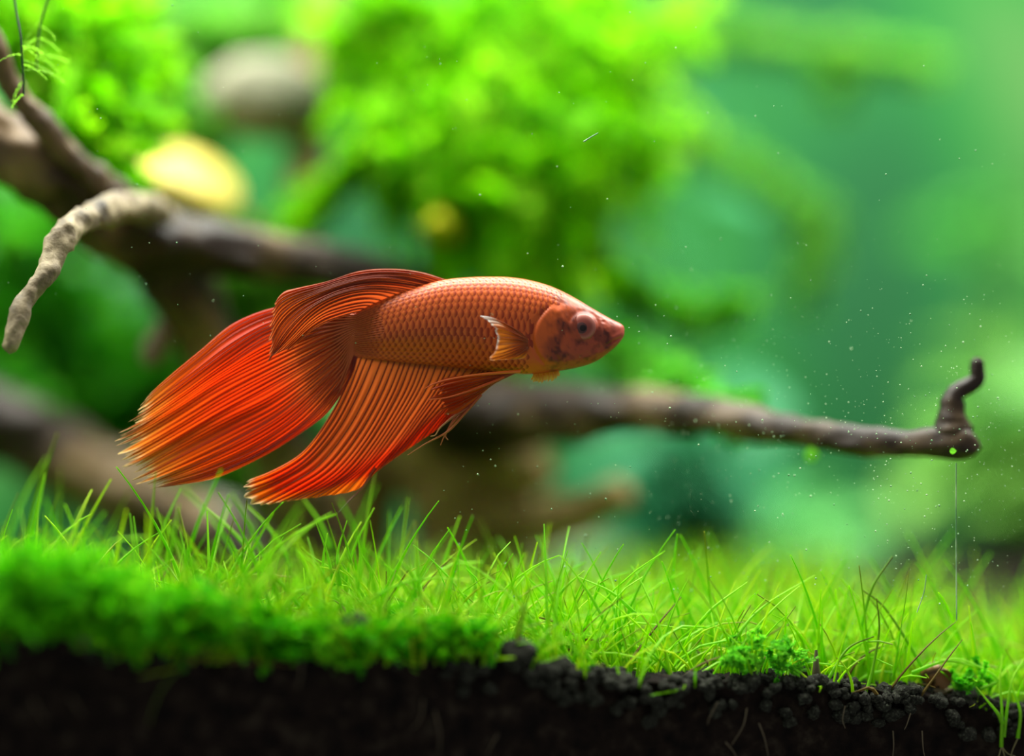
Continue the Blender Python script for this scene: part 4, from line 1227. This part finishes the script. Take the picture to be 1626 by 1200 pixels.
# ------------------------------------------------------------------ specks, scratch and floating debris
def specks(n, fx, fy, v_of, rlo, rhi, seed):
    r_ = np.random.default_rng(seed)
    octa = np.array([(1, 0, 0), (-1, 0, 0), (0, 1, 0), (0, -1, 0), (0, 0, 1), (0, 0, -1)], float)
    of = np.array([(0, 2, 4), (2, 1, 4), (1, 3, 4), (3, 0, 4), (2, 0, 5), (1, 2, 5), (3, 1, 5), (0, 3, 5)])
    V = []
    for _ in range(n):
        px, py = fx(r_), fy(r_)
        x = (px - 813) * S
        Y = v_of(x, r_)
        rad = R(rlo + (rhi - rlo) * r_.random() ** 3, Y)
        sc_ = np.array((1, 0.6, 1)) * (0.7 + 0.6 * r_.random(3))
        V.append(P(px, py, Y) + octa * sc_ * rad)
    V = np.vstack(V)
    F = (np.arange(n) * 6)[:, None, None] + of[None]
    return V, F.reshape(-1, 3)
M_speck, nt, b = material('pale_speck')
c, h = noise_color(nt, 300, [(0.4, (90, 140, 90)), (0.6, (170, 200, 150))], 2)
nt.links.new(c, b.inputs['Base Color']); b.inputs['Roughness'].default_value = 0.6
def fx1(r): return np.clip(1000 + 626 * r.random() ** 0.8, 0, 1640)
def fy1(r): return np.clip(r.normal() * 130 + 690, 380, 990)
V, F = specks(750, fx1, fy1, lambda x, r: glass_y(x) + 0.0002, 0.5, 1.7, 130)
o = obj('specks', make_mesh('glass_specks', V, F), M_speck, wf); o['kind'] = 'stuff'
V, F = specks(420, lambda r: 700 + 926 * r.random(), lambda r: 480 + 470 * r.random() ** 0.7, lambda x, r: max(glass_y(x) + 0.001, -0.003 + r.normal() * 0.003), 0.6, 1.9, 131)
o = obj('suspended_dust', make_mesh('suspended_dust', V, F), M_speck); tag(o, 'tiny pale particles drifting in the water around the fish', 'dust', kind='stuff')
V, F = specks(150, lambda r: 1626 * r.random(), lambda r: 560 * r.random(), lambda x, r: max(glass_y(x) + 0.001, -0.003 + r.normal() * 0.003), 0.6, 1.6, 132)
o = obj('suspended_dust', make_mesh('suspended_dust', V, F), M_speck); tag(o, 'sparse pale particles drifting in the upper water', 'dust', kind='stuff')
for pts, rr_ in (([(1518, 735), (1518, 860), (1519, 985)], 1.0), ([(1471, 912), (1467, 940), (1456, 972)], 0.8)):
    q = catmull(np.array([P(a, b_, glass_y((a - 813) * S) + 0.0001) for a, b_ in pts]), 20)
    V, F, _ = tube(q, np.full(20, rr_ * S), 5)
    obj('scratch', make_mesh('scratch', V, F), M_speck, wf)
q = catmull(np.array([P(927, 225, -0.002), P(938, 218, -0.002), P(950, 211, -0.002)]), 10)
V, F, _ = tube(q - q[0], np.linspace(1.3, .7, 10) * S, 5)
o = obj('fibre', make_mesh('fibre', V, F), M_speck); o.location = q[0].tolist()
tag(o, 'tiny white fibre floating before the moss curtain', 'fibre')
for (x, y, Y, rr_), lab in (((1290, 722, 0.018, 12), 'round green leaf bit hanging under the long branch'), ((1514, 716, 0.0, 5), 'tiny yellow-green leaf bit stuck before the hooked branch end')):
    c = P(x, y, Y)
    V, F = leaf_mesh(R(rr_ * 2, Y), R(rr_, Y), 0.4, 0.3)
    V = np.stack([V[:, 0] - R(rr_, Y), V[:, 2], V[:, 1]], -1)
    V = np.vstack([V, V + np.array((0, 0.0004, 0))]); F = np.vstack([F, F + len(V) // 2])
    o = obj('leaf_bit', make_mesh('leaf_bit', V, F, np.zeros((len(V), 3)) + lin((130, 220, 50))), M_leaf); o.location = c.tolist()
    tag(o, lab, 'leaf')
